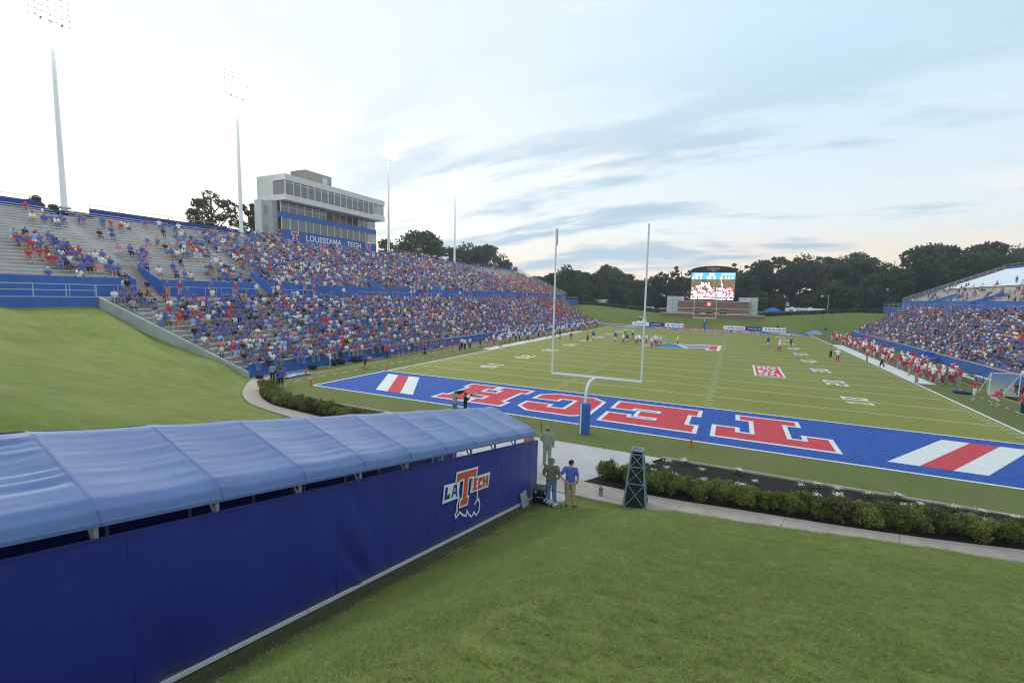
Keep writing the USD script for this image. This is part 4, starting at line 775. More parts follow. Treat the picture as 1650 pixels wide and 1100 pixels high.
N = 85000; X = rng.uniform(1.6, 20, N); Y = rng.uniform(-26.5, -8.5, N); d = np.hypot(X - CAM[0], Y - CAM[1]); keep = (Y < _po(X) - .03) & (rng.uniform(size=N) < np.clip(7 / np.maximum(d, 4), .2, 1)) & (X > TUN[0] + .1)
fw = (np.column_stack([X, Y]) - CAM[:2]) @ f_[:2] / np.linalg.norm(f_[:2]); keep &= fw > 1.5
X, Y = X[keep], Y[keep]; Z = ground_z(X, Y)
fill(gi, tg, [(x, y, z, rnd.randrange(4), rnd.uniform(.7, 1.35), rnd.uniform(0, 6.28)) for x, y, z in zip(X, Y, Z)])
tag(gi.GetPrim(), 'short lawn grass on the bank in the foreground', 'grass', None, 'stuff')
# ---------------------------------------------------------------- props near the tunnel
dk = thing('model_derrick', 'waist-wide black and grey model oil derrick standing on the footpath', 'derrick', (4.55, -10.02, .0), .12)
HB, HT, DH = .42, .20, 2.22
cor = lambda h: (HB + (HT - HB) * h / DH)
FR = mat('derrick_frame', (.22, .25, .28), .55, .08, 4); PANL = mat('derrick_panel', (.012, .022, .026), .6, .2, 3)
lv = [.06, .98, 1.62, 2.10]
for q in range(4):
    rot = trimesh.transformations.rotation_matrix(q * math.pi / 2, [0, 0, 1])
    def put(m): m = m.copy(); m.apply_transform(rot); return m
    w0, w1 = cor(.05) - .02, cor(2.12) - .02
    obj('panel', put(hexa([(-w0, -w0, .05), (w0, -w0, .05), (w0, -w0 + .012, .05), (-w0, -w0 + .012, .05), (-w1, -w1, 2.12), (w1, -w1, 2.12), (w1, -w1 + .012, 2.12), (-w1, -w1 + .012, 2.12)])), PANL, dk)
    obj('corner_post', put(bar((-cor(0), -cor(0), 0), (-cor(DH), -cor(DH), DH), .055)), FR, dk)
    for z in lv: obj('cross_bar', put(bar((-cor(z) + .03, -cor(z) - .004, z), (cor(z) - .03, -cor(z) - .004, z), .045, .03)), FR, dk)
    for a, b in zip(lv, lv[1:]):
        obj('brace', put(bar((-cor(a) + .03, -cor(a) - .012, a + .03), (cor(b) - .03, -cor(b) - .012, b - .03), .035, .02)), FR, dk); obj('brace', put(bar((cor(a) - .03, -cor(a) - .030, a + .03), (-cor(b) + .03, -cor(b) - .030, b - .03), .035, .02)), FR, dk)
obj('top_cap', cat(bx(-.22, .22, -.22, .22, 2.2, 2.26), bx(-.16, .16, -.03, .03, 2.26, 2.30), bx(-.16, -.1, -.1, .1, 2.26, 2.33)), FR, dk)
def gz(x, y): return float(ground_z(np.array([x]), np.array([y]))[0])
cy = thing('gas_cylinder', 'small silver gas cylinder standing on the footpath edge beside the derrick', 'cylinder', (3.15, -9.85, .05))
obj('tank', lathe([(0, 0), (.075, 0), (.085, .03), (.085, .30), (.05, .38), (.028, .41), (0, .41)], 14), mat('silver_dull', (.32, .30, .28), .4, .15, 8, metal=.5), cy); obj('valve', cat(lathe([(0, .41), (.02, .41), (.02, .47), (0, .47)], 8), bx(-.05, .05, -.012, .012, .45, .475)), BLACK, cy); obj('neck_band', lathe([(.086, .27), (.09, .27), (.09, .30), (.086, .30)], 14), BLACK, cy)
z = gz(1.25, -11.95)
sp = thing('equipment_case', 'black equipment case on the grass at the corner of the tunnel wall', 'case', (1.32, -11.72, z - .03), .2)
obj('body', bx(-.30, .30, -.24, .24, .03, .50), BLACK, sp); obj('lid', bx(-.31, .31, -.25, .25, .505, .60), DARKG, sp)
for s in (-1, 1): obj('latch', bx(s * .18 - .03, s * .18 + .03, -.262, -.252, .44, .56), STEEL, sp)
obj('handle', cat(tube((-.12, -.27, .3), (.12, -.27, .3), .012, 6), tube((-.12, -.24, .3), (-.12, -.27, .3), .012, 6), tube((.12, -.24, .3), (.12, -.27, .3), .012, 6)), STEEL, sp)
lb = thing('leaning_board', 'grey board leaning against the tunnel wall beside the black case', 'board', (.98, -12.5, gz(1.0, -12.5)), 0)
obj('board', hexa([(.08, -.35, 0), (.11, -.35, 0), (.11, .15, 0), (.08, .15, 0), (-.06, -.35, .55), (-.03, -.35, .55), (-.03, .15, .55), (-.06, .15, .55)]), mat('board_grey', (.30, .31, .33), .7), lb); obj('brace', bar((.12, -.1, .02), (.02, -.1, .4), .03), STEEL, lb)
cs = thing('camera_bag', 'grey and white striped bag lying on the grass at the two men’s feet'.replace('’', ''), 'bag', (2.15, -12.35, gz(2.15, -12.35)), -.45)
bm = trimesh.creation.capsule(.5, .11); bm.apply_transform(trimesh.transformations.rotation_matrix(math.pi / 2, [0, 1, 0])); bm.apply_scale([1, 1.2, .8]); bm.apply_translation([-.25 + .0, 0, .09])
obj('bag_body', bm, mat('bag_grey', (.42, .45, .50), .8, .3, 12), cs, smooth=True)
for x in (-.42, -.1, .15): obj('strap', lathe([(.112, -.02), (.118, -.02), (.118, .02), (.112, .02)], 14).apply_transform(trimesh.transformations.rotation_matrix(math.pi / 2, [0, 1, 0])).apply_scale([1, 1.2, .8]).apply_translation([x, 0, .09]), BLACK, cs)
cb = tun(-2.5, -.5, .0); pts = [(x, y, gz(x, y) + .012) for x, y in [(TUN[0] + .5 + .5 * math.sin(k * .7) * .6 + .05 * k + (0), TUN[1] - 2 - k * .75) for k in range(15)]]
obj('orange_cord', cat(*[tube(pts[i], pts[i + 1], .010, 6) for i in range(len(pts) - 1)]), mat('cord_orange', (.42, .10, .03), .6), label='thin reddish cord lying in the grass along the tunnel wall', category='cord')
PYL = mat('pylon_orange', (.75, .10, .03), .6, .06)
def pylon(x, y, l):
    p = thing('pylon', l, 'pylon', (x, y, .005), 0); obj('post', hexa([(-.055, -.055, .03), (.055, -.055, .03), (.055, .055, .03), (-.055, .055, .03), (-.05, -.05, .46), (.05, -.05, .46), (.05, .05, .46), (-.05, .05, .46)]), PYL, p); obj('base', bx(-.10, .10, -.10, .10, 0, .028), PYL, p)
for x, y, l in ((-24.6, -.25, 'orange pylon at the near left corner of the end zone'), (-24.6, 9.2, 'orange pylon at the left end of the near goal line'), (5.86, -1.2, 'orange pylon on the turf behind the end line, right of the goalpost'), (-29.0, 2.9, 'orange marker by the flag cloth near the left wall'), (24.55, 100.6, 'orange pylon at the right end of the far goal line'), (24.55, 109.8, 'orange pylon at the far right corner of the far end zone'), (-24.6, 109.8, 'orange pylon at the far left corner of the far end zone')): pylon(x, y, l)

# ---------------------------------------------------------------- people
SKIN = [mat('skin_light', (.50, .30, .21), .6, .08, 9), mat('skin_tan', (.38, .21, .13), .6, .08, 9), mat('skin_brown', (.13, .065, .042), .6, .08, 9)]
def cloth(n, c): return mat('cloth_' + n, tuple(min(.78, q * 1.3) for q in c), .85, .10, 7)
CL = dict(blue=cloth('blue', (.048, .085, .31)), royal=cloth('royal', (.075, .105, .35)), navy=cloth('navy', (.018, .026, .10)), sky=cloth('sky', (.22, .36, .60)), white=cloth('white', (.68, .67, .68)), red=cloth('red', (.43, .028, .060)), black=cloth('black', (.014, .014, .017)), grey=cloth('grey', (.26, .26, .29)), orange=cloth('orange', (.50, .13, .06)), khaki=cloth('khaki', (.30, .23, .15)), denim=cloth('denim', (.10, .16, .28)), olive=cloth('olive', (.13, .13, .09)), camo=mat('cloth_camo', (.20, .22, .18), .9, 0, 22, col2=(.34, .36, .31)), yellow=cloth('yellow', (.62, .45, .07)), green=cloth('green', (.05, .22, .12)), pink=cloth('pink', (.60, .16, .26)), purple=cloth('purple', (.16, .12, .28)), stripe=mat('cloth_stripe', (.05, .05, .05), .85, 0, 16, col2=(.7, .7, .7)))
HAIR = dict(dark=mat('hair_dark', (.018, .013, .010), .6, .2, 20), brown=mat('hair_brown', (.06, .035, .02), .6, .2, 20), blond=mat('hair_blond', (.28, .19, .09), .6, .2, 20), grey=mat('hair_grey', (.22, .21, .20), .7, .2, 20))
SHOE = [mat('shoe_white', (.6, .6, .6), .6), mat('shoe_black', (.02, .02, .02), .5)]
def sph(c, r, n): 
    t, p = np.meshgrid(np.linspace(0, math.pi, n // 2 + 2)[1:-1], np.arange(n) * 2 * math.pi / n)
    s = np.column_stack([(np.sin(t) * np.cos(p)).ravel(), (np.sin(t) * np.sin(p)).ravel(), np.cos(t).ravel()]); s = np.vstack([s, [0, 0, 1], [0, 0, -1]])
    return np.asarray(c, float) + s * np.asarray(r)
def hull(*parts): return m3.Manifold.hull_points(np.vstack(parts))
def union(ms): return m3.Manifold.batch_boolean(ms, m3.OpType.Add)
J0 = dict(hip=(.095, 0, .92), knee=(.105, .015, .50), ank=(.115, -.02, .085), toe=(.135, .15, .035), pel=(0, 0, .96), waist=(0, .0, 1.10), chest=(0, .01, 1.30), sh=(.185, 0, 1.43), neck=(0, .0, 1.49), head=(0, .025, 1.64), elb=(.25, -.03, 1.15), wr=(.26, .05, .92), hand=(.26, .08, .84))
def pose(name, seed=0):
    r = random.Random(seed); J = {}
    for k, v in J0.items():
        v = np.array(v)
        if k in ('pel', 'waist', 'chest', 'neck', 'head'): J[k] = v.copy()
        else: J['L' + k] = v * [-1, 1, 1]; J['R' + k] = v.copy()
    def S(**kw):
        for k, v in kw.items(): J[k] = np.array(v, float)
    def lean(a, z0):   # bend the body forward about the hips
        for k in J:
            if k in ('waist', 'chest', 'neck', 'head') or k[1:] in ('sh', 'elb', 'wr', 'hand'):
                d = J[k] - [0, 0, z0]; J[k] = np.array([d[0], d[1] * math.cos(a) + d[2] * math.sin(a), z0 - d[1] * math.sin(a) + d[2] * math.cos(a)])
    if name.startswith('sit'):
        dz = -.40
        for k in J:
            if k in ('pel', 'waist', 'chest', 'neck', 'head') or k[1:] in ('hip', 'sh', 'elb', 'wr', 'hand'): J[k] = J[k] + [0, 0, dz]
        w = .10 + .06 * r.random()
        for s, m in (('L', -1), ('R', 1)): S(**{s + 'knee': (m * w, .42, .52), s + 'ank': (m * (w + .02), .40, .085), s + 'toe': (m * (w + .03), .55, .035), s + 'elb': (m * .25, .08, .80), s + 'wr': (m * .13, .30, .62), s + 'hand': (m * .09, .36, .61)})
        if name == 'sit_lean': lean(.42, .55); [S(**{s + 'elb': (m * .19, .36, .62), s + 'wr': (m * .05, .50, .66), s + 'hand': (m * .03, .55, .70)}) for s, m in (('L', -1), ('R', 1))]
        if name == 'sit_back': lean(-.15, .55); J['Rhand'] = np.array((.22, .30, .60))
        if name == 'sit_cup': S(Relb=(.24, .18, .84), Rwr=(.12, .30, 1.05), Rhand=(.08, .32, 1.12))
        if name == 'sit_legs':
            for s, m in (('L', -1), ('R', 1)): S(**{s + 'ank': (m * .1, .46, .06), s + 'toe': (m * .1, .58, -.02)})
    elif name == 'hips':
        for s, m in (('L', -1), ('R', 1)): S(**{s + 'elb': (m * .36, -.10, 1.17), s + 'wr': (m * .20, .0, .99), s + 'hand': (m * .14, .06, .97)})
    elif name == 'walk': S(Rknee=(.10, .18, .50), Rank=(.11, .22, .10), Rtoe=(.12, .38, .06), Lknee=(-.10, -.02, .50), Lank=(-.11, -.26, .12), Ltoe=(-.11, -.12, .05), Lelb=(-.25, .10, 1.16), Lwr=(-.22, .28, 1.02), Lhand=(-.2, .34, 1.0), Relb=(.26, -.16, 1.17), Rwr=(.27, -.18, .95), Rhand=(.27, -.17, .88))
    elif name == 'run': lean(.2, .92); S(Rknee=(.10, .32, .66), Rank=(.11, .18, .30), Rtoe=(.12, .30, .22), Lknee=(-.10, -.04, .50), Lank=(-.11, -.34, .22), Ltoe=(-.11, -.26, .10), Lelb=(-.27, .22, 1.14), Lwr=(-.2, .42, 1.2), Lhand=(-.18, .46, 1.26), Relb=(.28, -.14, 1.12), Rwr=(.27, .02, .98), Rhand=(.26, .1, .96))
    elif name == 'crouch':
        for k in J:
            if k not in ('Lank', 'Rank', 'Ltoe', 'Rtoe'): J[k] = J[k] + [0, -.12, -.20]
        lean(.75, .72); [S(**{s + 'knee': (m * .18, .16, .48), s + 'ank': (m * .2, -.04, .085), s + 'toe': (m * .22, .13, .035), s + 'elb': (m * .22, .34, .78), s + 'wr': (m * .16, .22, .56), s + 'hand': (m * .15, .2, .52)}) for s, m in (('L', -1), ('R', 1))]
    elif name == 'arms_fwd': [S(**{s + 'elb': (m * .27, .12, 1.22), s + 'wr': (m * .10, .28, 1.30), s + 'hand': (m * .06, .31, 1.34)}) for s, m in (('L', -1), ('R', 1))]
    elif name == 'fold': S(Lelb=(-.27, .10, 1.18), Lwr=(.05, .24, 1.16), Lhand=(.11, .22, 1.2), Relb=(.27, .08, 1.16), Rwr=(-.04, .20, 1.12), Rhand=(-.12, .20, 1.10))
    elif name == 'cam_up': S(Relb=(.30, .12, 1.30), Rwr=(.22, .26, 1.52), Rhand=(.19, .28, 1.58), Lelb=(-.20, .22, 1.26), Lwr=(-.02, .36, 1.48), Lhand=(.02, .38, 1.54))
    elif name == 'point': S(Relb=(.34, .12, 1.34), Rwr=(.38, .34, 1.42), Rhand=(.39, .42, 1.45))
    elif name == 'raise': [S(**{s + 'elb': (m * .33, .02, 1.60), s + 'wr': (m * .30, .05, 1.85), s + 'hand': (m * .29, .06, 1.93)}) for s, m in (('L', -1), ('R', 1))]
    elif name == 'man_a': S(Lelb=(-.30, -.02, 1.16), Lwr=(-.22, .14, 1.0), Lhand=(-.16, .18, .98), Relb=(.30, -.06, 1.15), Rwr=(.24, .10, .99), Rhand=(.18, .15, .97), Lank=(-.15, -.02, .085), Rank=(.15, -.02, .085), Ltoe=(-.19, .14, .035), Rtoe=(.19, .14, .035))
    elif name == 'man_b': S(Lelb=(-.36, -.10, 1.18), Lwr=(-.20, -.12, 1.0), Lhand=(-.13, -.10, .97), Relb=(.27, -.02, 1.14), Rwr=(.25, .10, .95), Rhand=(.21, .13, .88), head=(.02, .03, 1.64), Rank=(.15, -.02, .085), Rtoe=(.22, .13, .035))
    elif name == 'guard': S(Lelb=(-.29, .06, 1.17), Lwr=(-.25, .28, 1.12), Lhand=(-.22, .36, 1.14))
    return J
def hand_parts(w, h, m, n, up):
    """A palm, four unequal curled fingers and a thumb off the side."""
    d = h - w; d /= np.linalg.norm(d) + 1e-9; s = np.cross(d, up); s /= np.linalg.norm(s) + 1e-9; c = np.cross(s, d)
    P = w + d * .09; out = [hull(sph(w, .022, 6), sph(w + d * .03 + s * .02, .016, 6), sph(w + d * .03 - s * .02, .016, 6), sph(P + s * .032, .012, 6), sph(P - s * .032, .012, 6))]
    for k, L in enumerate((.066, .076, .072, .056)):
        b = P + s * (.030 - .020 * k); mid = b + d * L * .55 + c * .008; e = mid + d * L * .35 + c * .03; out += [hull(sph(b, .0095, 6), sph(mid, .0088, 6)), hull(sph(mid, .0088, 6), sph(e, .0078, 6))]
    t0 = w + d * .035 + s * .026; t1 = t0 + d * .03 + s * .028 + c * .01; t2 = t1 + d * .035 + c * .012; out += [hull(sph(t0, .013, 6), sph(t1, .011, 6)), hull(sph(t1, .011, 6), sph(t2, .009, 6))]
    return out
def tm(m): q = m.to_mesh(); return trimesh.Trimesh(q.vert_properties[:, :3], q.tri_verts, process=False)
def person(pr, J, kit, n=6, fine=False):
    """kit: skin, shirt, sleeve(0..1.9), legs, leglen(0..2), hair, hat, shoe, helmet"""
    sk, B = kit.get('skin', SKIN[0]), []
    b = lambda a, ra, c, rc: hull(sph(a, ra, n), sph(c, rc, n))
    hd, nk, ch = J['head'], J['neck'], J['chest']; up = hd - nk; up /= np.linalg.norm(up); fw = np.array([0, 1., 0]) if 'face' not in kit else np.array(kit['face'], float); fw = fw - up * (fw @ up); fw /= np.linalg.norm(fw); rt = np.cross(fw, up)
    B.append(hull(sph(hd + up * .012 - fw * .012, .092, n), sph(hd - up * .075 + fw * .035, .052, n))); B.append(b(hd - up * .05 - fw * .02, .056, nk - up * .04, .062))
    if n > 6:
        B.append(hull(sph(hd + fw * .085 - up * .02, .014, 6), sph(hd + fw * .075 + up * .015, .008, 6))); B += [hull(sph(hd + rt * s * .086 - up * .005, .018, 6), sph(hd + rt * s * .082 - up * .04, .010, 6)) for s in (-1, 1)]; B.append(hull(sph(hd + fw * .072 - up * .062 + rt * .02, .009, 6), sph(hd + fw * .072 - up * .062 - rt * .02, .009, 6)))
    B.append(hull(sph(J['Lsh'] * .9 + ch * .1, .055, n), sph(J['Rsh'] * .9 + ch * .1, .055, n), sph(ch + [.07, .02, 0], .085, n), sph(ch + [-.07, .02, 0], .085, n)))
    B.append(hull(sph(ch + [.06, .01, 0], .09, n), sph(ch - [.06, -.01, 0], .09, n), sph(J['waist'] + [.05, 0, 0], .085, n), sph(J['waist'] - [.05, 0, 0], .085, n))); B.append(hull(sph(J['waist'] + [.05, 0, 0], .085, n), sph(J['waist'] - [.05, 0, 0], .085, n), sph(J['Lhip'], .085, n), sph(J['Rhip'], .085, n)))
    for s in 'LR':
        B += [b(J[s + 'sh'], .052, J[s + 'elb'], .040), b(J[s + 'elb'], .040, J[s + 'wr'], .028), b(J[s + 'hip'], .085, J[s + 'knee'], .056), hull(sph(J[s + 'knee'], .056, n), sph(J[s + 'knee'] * .65 + J[s + 'ank'] * .35 - [0, .02, 0], .057, n), sph(J[s + 'ank'], .036, n))]
        h, w = J[s + 'hand'], J[s + 'wr']
        B += hand_parts(w, h, 1 if s == 'R' else -1, n, np.array([0, 1., .3])) if fine else [hull(sph(w, .028, n), sph(h, .034, n)), hull(sph(w * .6 + h * .4, .014, n), sph(h + [(-.03 if s == 'R' else .03), .02, .0], .011, n))]
        B.append(b(J[s + 'ank'] - [0, 0, .02], .04, J[s + 'toe'], .032))
    body = tm(union(B))
    def soft(m, L, it=8):
        if not fine: return m
        q = tm(m3.Manifold(m3.Mesh(np.asarray(m.vertices, np.float32), np.asarray(m.faces, np.uint32))).refine_to_length(L)); q.merge_vertices(); trimesh.smoothing.filter_taubin(q, iterations=it); return q
    def soft_m(M, L, it=8):
        if not fine: return tm(M)
        q = tm(M.refine_to_length(L)); q.merge_vertices(); trimesh.smoothing.filter_taubin(q, iterations=it)
        if fine == 'folds': P = q.vertices; q.vertices = P + q.vertex_normals * ((meshkit.fbm(P * [9, 9, 16], 3, 4) - .5) * .022)[:, None]
        return q
    obj('body', soft_m(union(B), .012, 4) if fine else body, sk, pr, smooth=True)
    g = .016 + kit.get('bulk', 0)
    S_ = [hull(sph(J['Lsh'] * .95 + ch * .05, .062 + g, n), sph(J['Rsh'] * .95 + ch * .05, .062 + g, n), sph(ch + [.075, .02, 0], .090 + g, n), sph(ch + [-.075, .02, 0], .090 + g, n), sph(nk - up * .045, .058 + g * .4, n)), hull(sph(ch + [.065, .01, 0], .095 + g, n), sph(ch - [.065, -.01, 0], .095 + g, n), sph(J['waist'] + [.06, 0, 0], .088 + g, n), sph(J['waist'] - [.06, 0, 0], .088 + g, n)), hull(sph(J['waist'] + [.06, 0, 0], .088 + g, n), sph(J['waist'] - [.06, 0, 0], .088 + g, n), sph(J['pel'] + [.075, 0, .04], .088 + g, n), sph(J['pel'] - [.075, 0, -.04], .088 + g, n))]
    sl = kit.get('sleeve', .7)
    for s in 'LR':
        a, e, w = J[s + 'sh'], J[s + 'elb'], J[s + 'wr']
        if sl > 0: S_.append(b(a, .058 + g, a + (e - a) * min(sl, 1), .05 + g * .8))
        if sl > 1: S_.append(b(e, .046 + g * .7, e + (w - e) * (sl - 1), .036 + g * .6))
    obj('shirt', soft_m(union(S_), .02), kit['shirt'], pr, smooth=40 if not fine else True)
    ll = kit.get('leglen', 1.95); T_ = [hull(sph(J['pel'] + [.07, 0, .03], .088 + .012, n), sph(J['pel'] - [.07, 0, -.03], .088 + .012, n), sph(J['Lhip'], .100, n), sph(J['Rhip'], .100, n))]
    for s in 'LR':
        a, k_, e = J[s + 'hip'], J[s + 'knee'], J[s + 'ank']
        wide = kit.get('wide', .010)
        T_.append(b(a, .090 + wide, a + (k_ - a) * min(ll, 1), (.090 - .03 * min(ll, 1)) + wide))
        if ll > 1.15:
            T_.append(hull(sph(k_, .064 + wide, n), sph(k_ * .65 + e * .35 - [0, .02, 0], .066 + wide, n), sph(k_ + (e - k_) * (ll - 1), .056 + wide, n)))
        elif ll > 1: T_.append(b(k_, .064 + wide, k_ + (e - k_) * (ll - 1), .066 + wide))
    obj(kit.get('legname', 'trousers' if ll > 1.2 else 'shorts'), soft_m(union(T_), .02), kit['legs'], pr, smooth=40 if not fine else True)
    for s in 'LR':
        a, t = J[s + 'ank'], J[s + 'toe']; obj('shoe', soft(tm(hull(sph(a - [0, .02, .03], .046, n), sph(a - [0, 0, .045], .046, n), sph(t + [.018, 0, -.005], .026, n), sph(t - [.018, 0, .005], .026, n))), .02, 2), kit.get('shoe', SHOE[0]), pr, smooth=40)
    if 'helmet' in kit:
        obj('helmet', tm(hull(sph(hd + up * .025 - fw * .01, .135, max(n, 8)), sph(hd - up * .05 - fw * .03, .115, n))), kit['helmet'], pr, smooth=60); obj('face_mask', cat(*[tube(hd + fw * .11 + rt * -.09 - up * q, hd + fw * .17 - up * q, .008, 4) for q in (.03, .07, .10)], *[tube(hd + fw * .11 + rt * .09 - up * q, hd + fw * .17 - up * q, .008, 4) for q in (.03, .07, .10)]), WHITEP, pr)
    elif kit.get('hat'):
        p = sph(hd + up * .02 - fw * .008, .106, 12); p = p[(p - hd) @ up > .035]; obj('cap', cat(tm(m3.Manifold.hull_points(p)), tm(hull(*[sph(hd + fw * (.09 + .075 * math.cos(q)) + rt * .075 * math.sin(q) + up * .035, .006, 4) for q in (-1.5, -.8, 0, .8, 1.5)]))), kit['hat'], pr, smooth=50)
        p = sph(hd + up * .01 - fw * .012, .099, 10); p = p[((p - hd) @ up < .05) & ((p - hd) @ fw < -.01) & ((p - hd) @ up > -.06)]; obj('hair', tm(m3.Manifold.hull_points(p)), kit.get('hair', HAIR['dark']), pr, smooth=True)
    else:
        p = sph(hd + up * .016 - fw * .014, .106, 12 if n > 6 else 10); low = -.17 if kit.get('long') else -.055; q = [p[(((p - hd) @ up > .045) | ((p - hd) @ fw < -.03)) & ((p - hd) @ up > -.06)]]
        if kit.get('long'): q.append(sph(hd - up * .15 - fw * .07, .05, 6))
        obj('hair', soft(tm(m3.Manifold.hull_points(np.vstack(q))), .02, 3), kit.get('hair', HAIR['dark']), pr, smooth=True)
    if 'number' in kit: pass
    return pr
# prototypes of spectators: pose x outfit
OUT = [('royal blue shirt', 'royal', 'khaki', 1.0, 0), ('blue shirt', 'blue', 'denim', 1.95, 0), ('blue shirt and white cap', 'royal', 'grey', 1.0, 'white'), ('navy shirt', 'navy', 'khaki', .95, 0), ('white shirt', 'white', 'denim', 1.95, 0), ('blue shirt and blue cap', 'blue', 'khaki', 1.0, 'blue'), ('red shirt', 'red', 'khaki', 1.0, 0), ('light blue shirt', 'sky', 'white', .8, 0), ('black shirt', 'black', 'denim', 1.95, 0), ('grey shirt', 'grey', 'navy', 1.0, 0), ('blue top, long hair', 'royal', 'denim', .8, 'long'), ('white top, long hair', 'white', 'khaki', .6, 'long'), ('red shirt and white cap', 'red', 'grey', 1.0, 'white'), ('orange shirt', 'orange', 'denim', 1.0, 0), ('yellow shirt', 'yellow', 'khaki', 1.0, 0), ('green shirt', 'green', 'khaki', 1.0, 0), ('purple shirt', 'purple', 'denim', 1.9, 'long'), ('pink top', 'pink', 'white', .7, 'long'), ('blue shirt', 'blue', 'white', .9, 0), ('royal blue shirt', 'royal', 'black', 1.9, 'long')]
POS = ['sit', 'sit_lean', 'sit_back', 'sit_cup']
WT = np.array([12, 9, 6, 6, 11, 6, 5, 5, 6, 9, 7, 6, 2, 1.4, 1.0, .7, 5, 1.6, 6, 7], float); WT /= WT.sum()
SP_ = {}
def spect(o, p):
    if (o, p) in SP_: return SP_[o, p]
    l, sh, lg, ll, h = OUT[o]; pn = (POS + ['stand', 'fold', 'sit_legs'])[p]
    kit = dict(shirt=CL[sh], legs=CL[lg], leglen=ll, skin=SKIN[(o * 3 + p * 2) % 5 // 2 if (o + p) % 4 else 0], hair=list(HAIR.values())[(o + p) % 3], shoe=SHOE[(o + p) % 2], sleeve=.75 if o % 3 else .6)
    if h == 'long': kit['long'] = True
    elif h: kit['hat'] = CL[h]
    SP_[o, p] = person(proto('spectator'), pose(pn, o * 7 + p), kit, 6); return SP_[o, p]
def density(side, x, y, tier, row):
    n = meshkit.fbm(np.array([[x * .22, y * .10, 1.0 if side == 'left' else 9.]]), 3, 6)[0]
    if side == 'left':
        if tier == 'low':
            d = .90 if y > 12 else np.interp(y, [-6, 1, 8], [.25, .62, .92])
            return d * np.clip(.4 + n * 1.3, 0, 1)
        if y < 6:
            if y < -8.8: return .03
            if y < -1.5 and 2 <= row <= 11: return .62 if abs((y + 8.3) - (11 - row) * .45) < 2.6 else .07
            if y >= -1.5 and row < 10: return .62 if n > .50 else .12
            return .07 if row < 22 else .03
        if y < 22: return np.clip(np.interp(row, [0, 10, 24], [.80, .62, .10]) * (.55 + n * .9), 0, .9) if y > 8 else (.55 if n > .52 else .16) * (1 if row < 15 else .3)
        d = np.interp(y, [22, 55, 80, 95, 122], [.82, .82, .66, .45, .22]); d *= 0 if row >= 23 and 27 < y < 52 else 1; d *= np.interp(row, [0, 8, 16, 24], [1, 1, .85 if y < 85 else .18, .6 if y < 78 else .08]); return d * (.6 + n * .8)
    if tier == 'low': return .86 * np.clip(.55 + n, 0, 1)
    return (.35 if y < 72 and row < 8 else .06) if row < 12 else .0
def near_ok(side, x, y): return True
pick, allp = [], []
for side in ('left', 'right'):
    for (x, y, z, tier, row) in SEATS[side]:
        if side == 'right' and y < 30: continue
        d = density(side, x, y, tier, row)
        if rnd.random() > d: continue
        w = WT.copy()
        if side == 'left' and y > 88 and (tier == 'low' and row > 3 or tier == 'up'): w = w * .4; w[6] += .45; w[12] += .12
        w /= w.sum(); o = int(np.searchsorted(np.cumsum(w), rnd.random())); o = min(o, len(OUT) - 1); p = rnd.choice([0, 0, 1, 1, 2, 3]); st_ = rnd.random()
        if st_ < .09: p = 4 + (st_ < .03)
        if tier == 'low' and row == 0: p = 0
        allp.append((math.dist((x, y, z), CAM), side, x, y + rnd.uniform(-.05, .05), z, tier, row, o, p))
for k in range(46):   # people standing on the walkway under the middle wall
    y = rnd.uniform(-5, 112)
    o = int(np.searchsorted(np.cumsum(WT), rnd.random())); allp.append((math.dist((-44.2, y, 7.1), CAM) + 60, 'left', -44.2 + rnd.uniform(-.4, .4), y, 7.1, 'walk', 0, min(o, 12), 4))
fx, fy = f_[0] / math.hypot(f_[0], f_[1]), f_[1] / math.hypot(f_[0], f_[1])
def in_view(a):
    dx, dy = a[2] - CAM[0], a[3] - CAM[1]; dep = dx * fx + dy * fy; return dep > 1 and abs(dx * fy - dy * fx) / dep < 1.13
vis = [a for a in allp if in_view(a)]
vis.sort(key=lambda a: a[0]); cand = vis[:285]; rest = vis[285:]
ind = sorted(cand, key=lambda a: (a[5], a[6], a[3])); seen = {}
for a in ind:
    d, side, x, y, z, tier, row, o, p = a; k = (tier, row); seen[k] = seen.get(k, 0) + 1
    l = f"{'seated' if p < 4 else 'standing'} fan in {OUT[o][0]}, {ordinal(seen[k] - 1)} from left, {ordinal(row)} row, {'lower' if tier == 'low' else 'upper'} tier"
    dz = -.0 if p >= 4 else 0
    copy_of(spect(o, p), 'spectator', l, 'person', (x, y, z + .0), -math.pi / 2 if side == 'left' else math.pi / 2, 'fans in the near part of the left grandstand', rnd.uniform(.94, 1.06))
for side, label in (('left', 'dense crowd of blue-clad fans filling the left grandstand'), ('right', 'dense crowd of fans filling the right grandstand')):
    ci = UsdGeom.PointInstancer.Define(stage, path_for('seated_crowd')); UsdGeom.Scope.Define(stage, str(ci.GetPath()) + '/prototypes'); idx, tg, pts = {}, [], []
    for a in rest:
        if a[1] != side: continue
        o, p = a[7], min(a[8], 4)
        if o > 12 and p > 1: p = 0
        if (o, p) not in idx:
            idx[o, p] = len(tg); q = UsdGeom.Xform.Define(stage, f'{ci.GetPath()}/prototypes/fan_{len(tg):03d}'); q.GetPrim().GetReferences().AddInternalReference(spect(o, p).GetPath()); tg.append(q.GetPath())
        pts.append((a[2], a[3], a[4], idx[o, p], rnd.uniform(.94, 1.06), (-1 if side == 'left' else 1) * math.pi / 2 + rnd.uniform(-.25, .25)))
    fill(ci, tg, pts); tag(ci.GetPrim(), label, 'crowd', 'fans too far off to part', 'stuff')
    stage.GetPrimAtPath(ci.GetPath()).ClearCustomDataByKey('group')
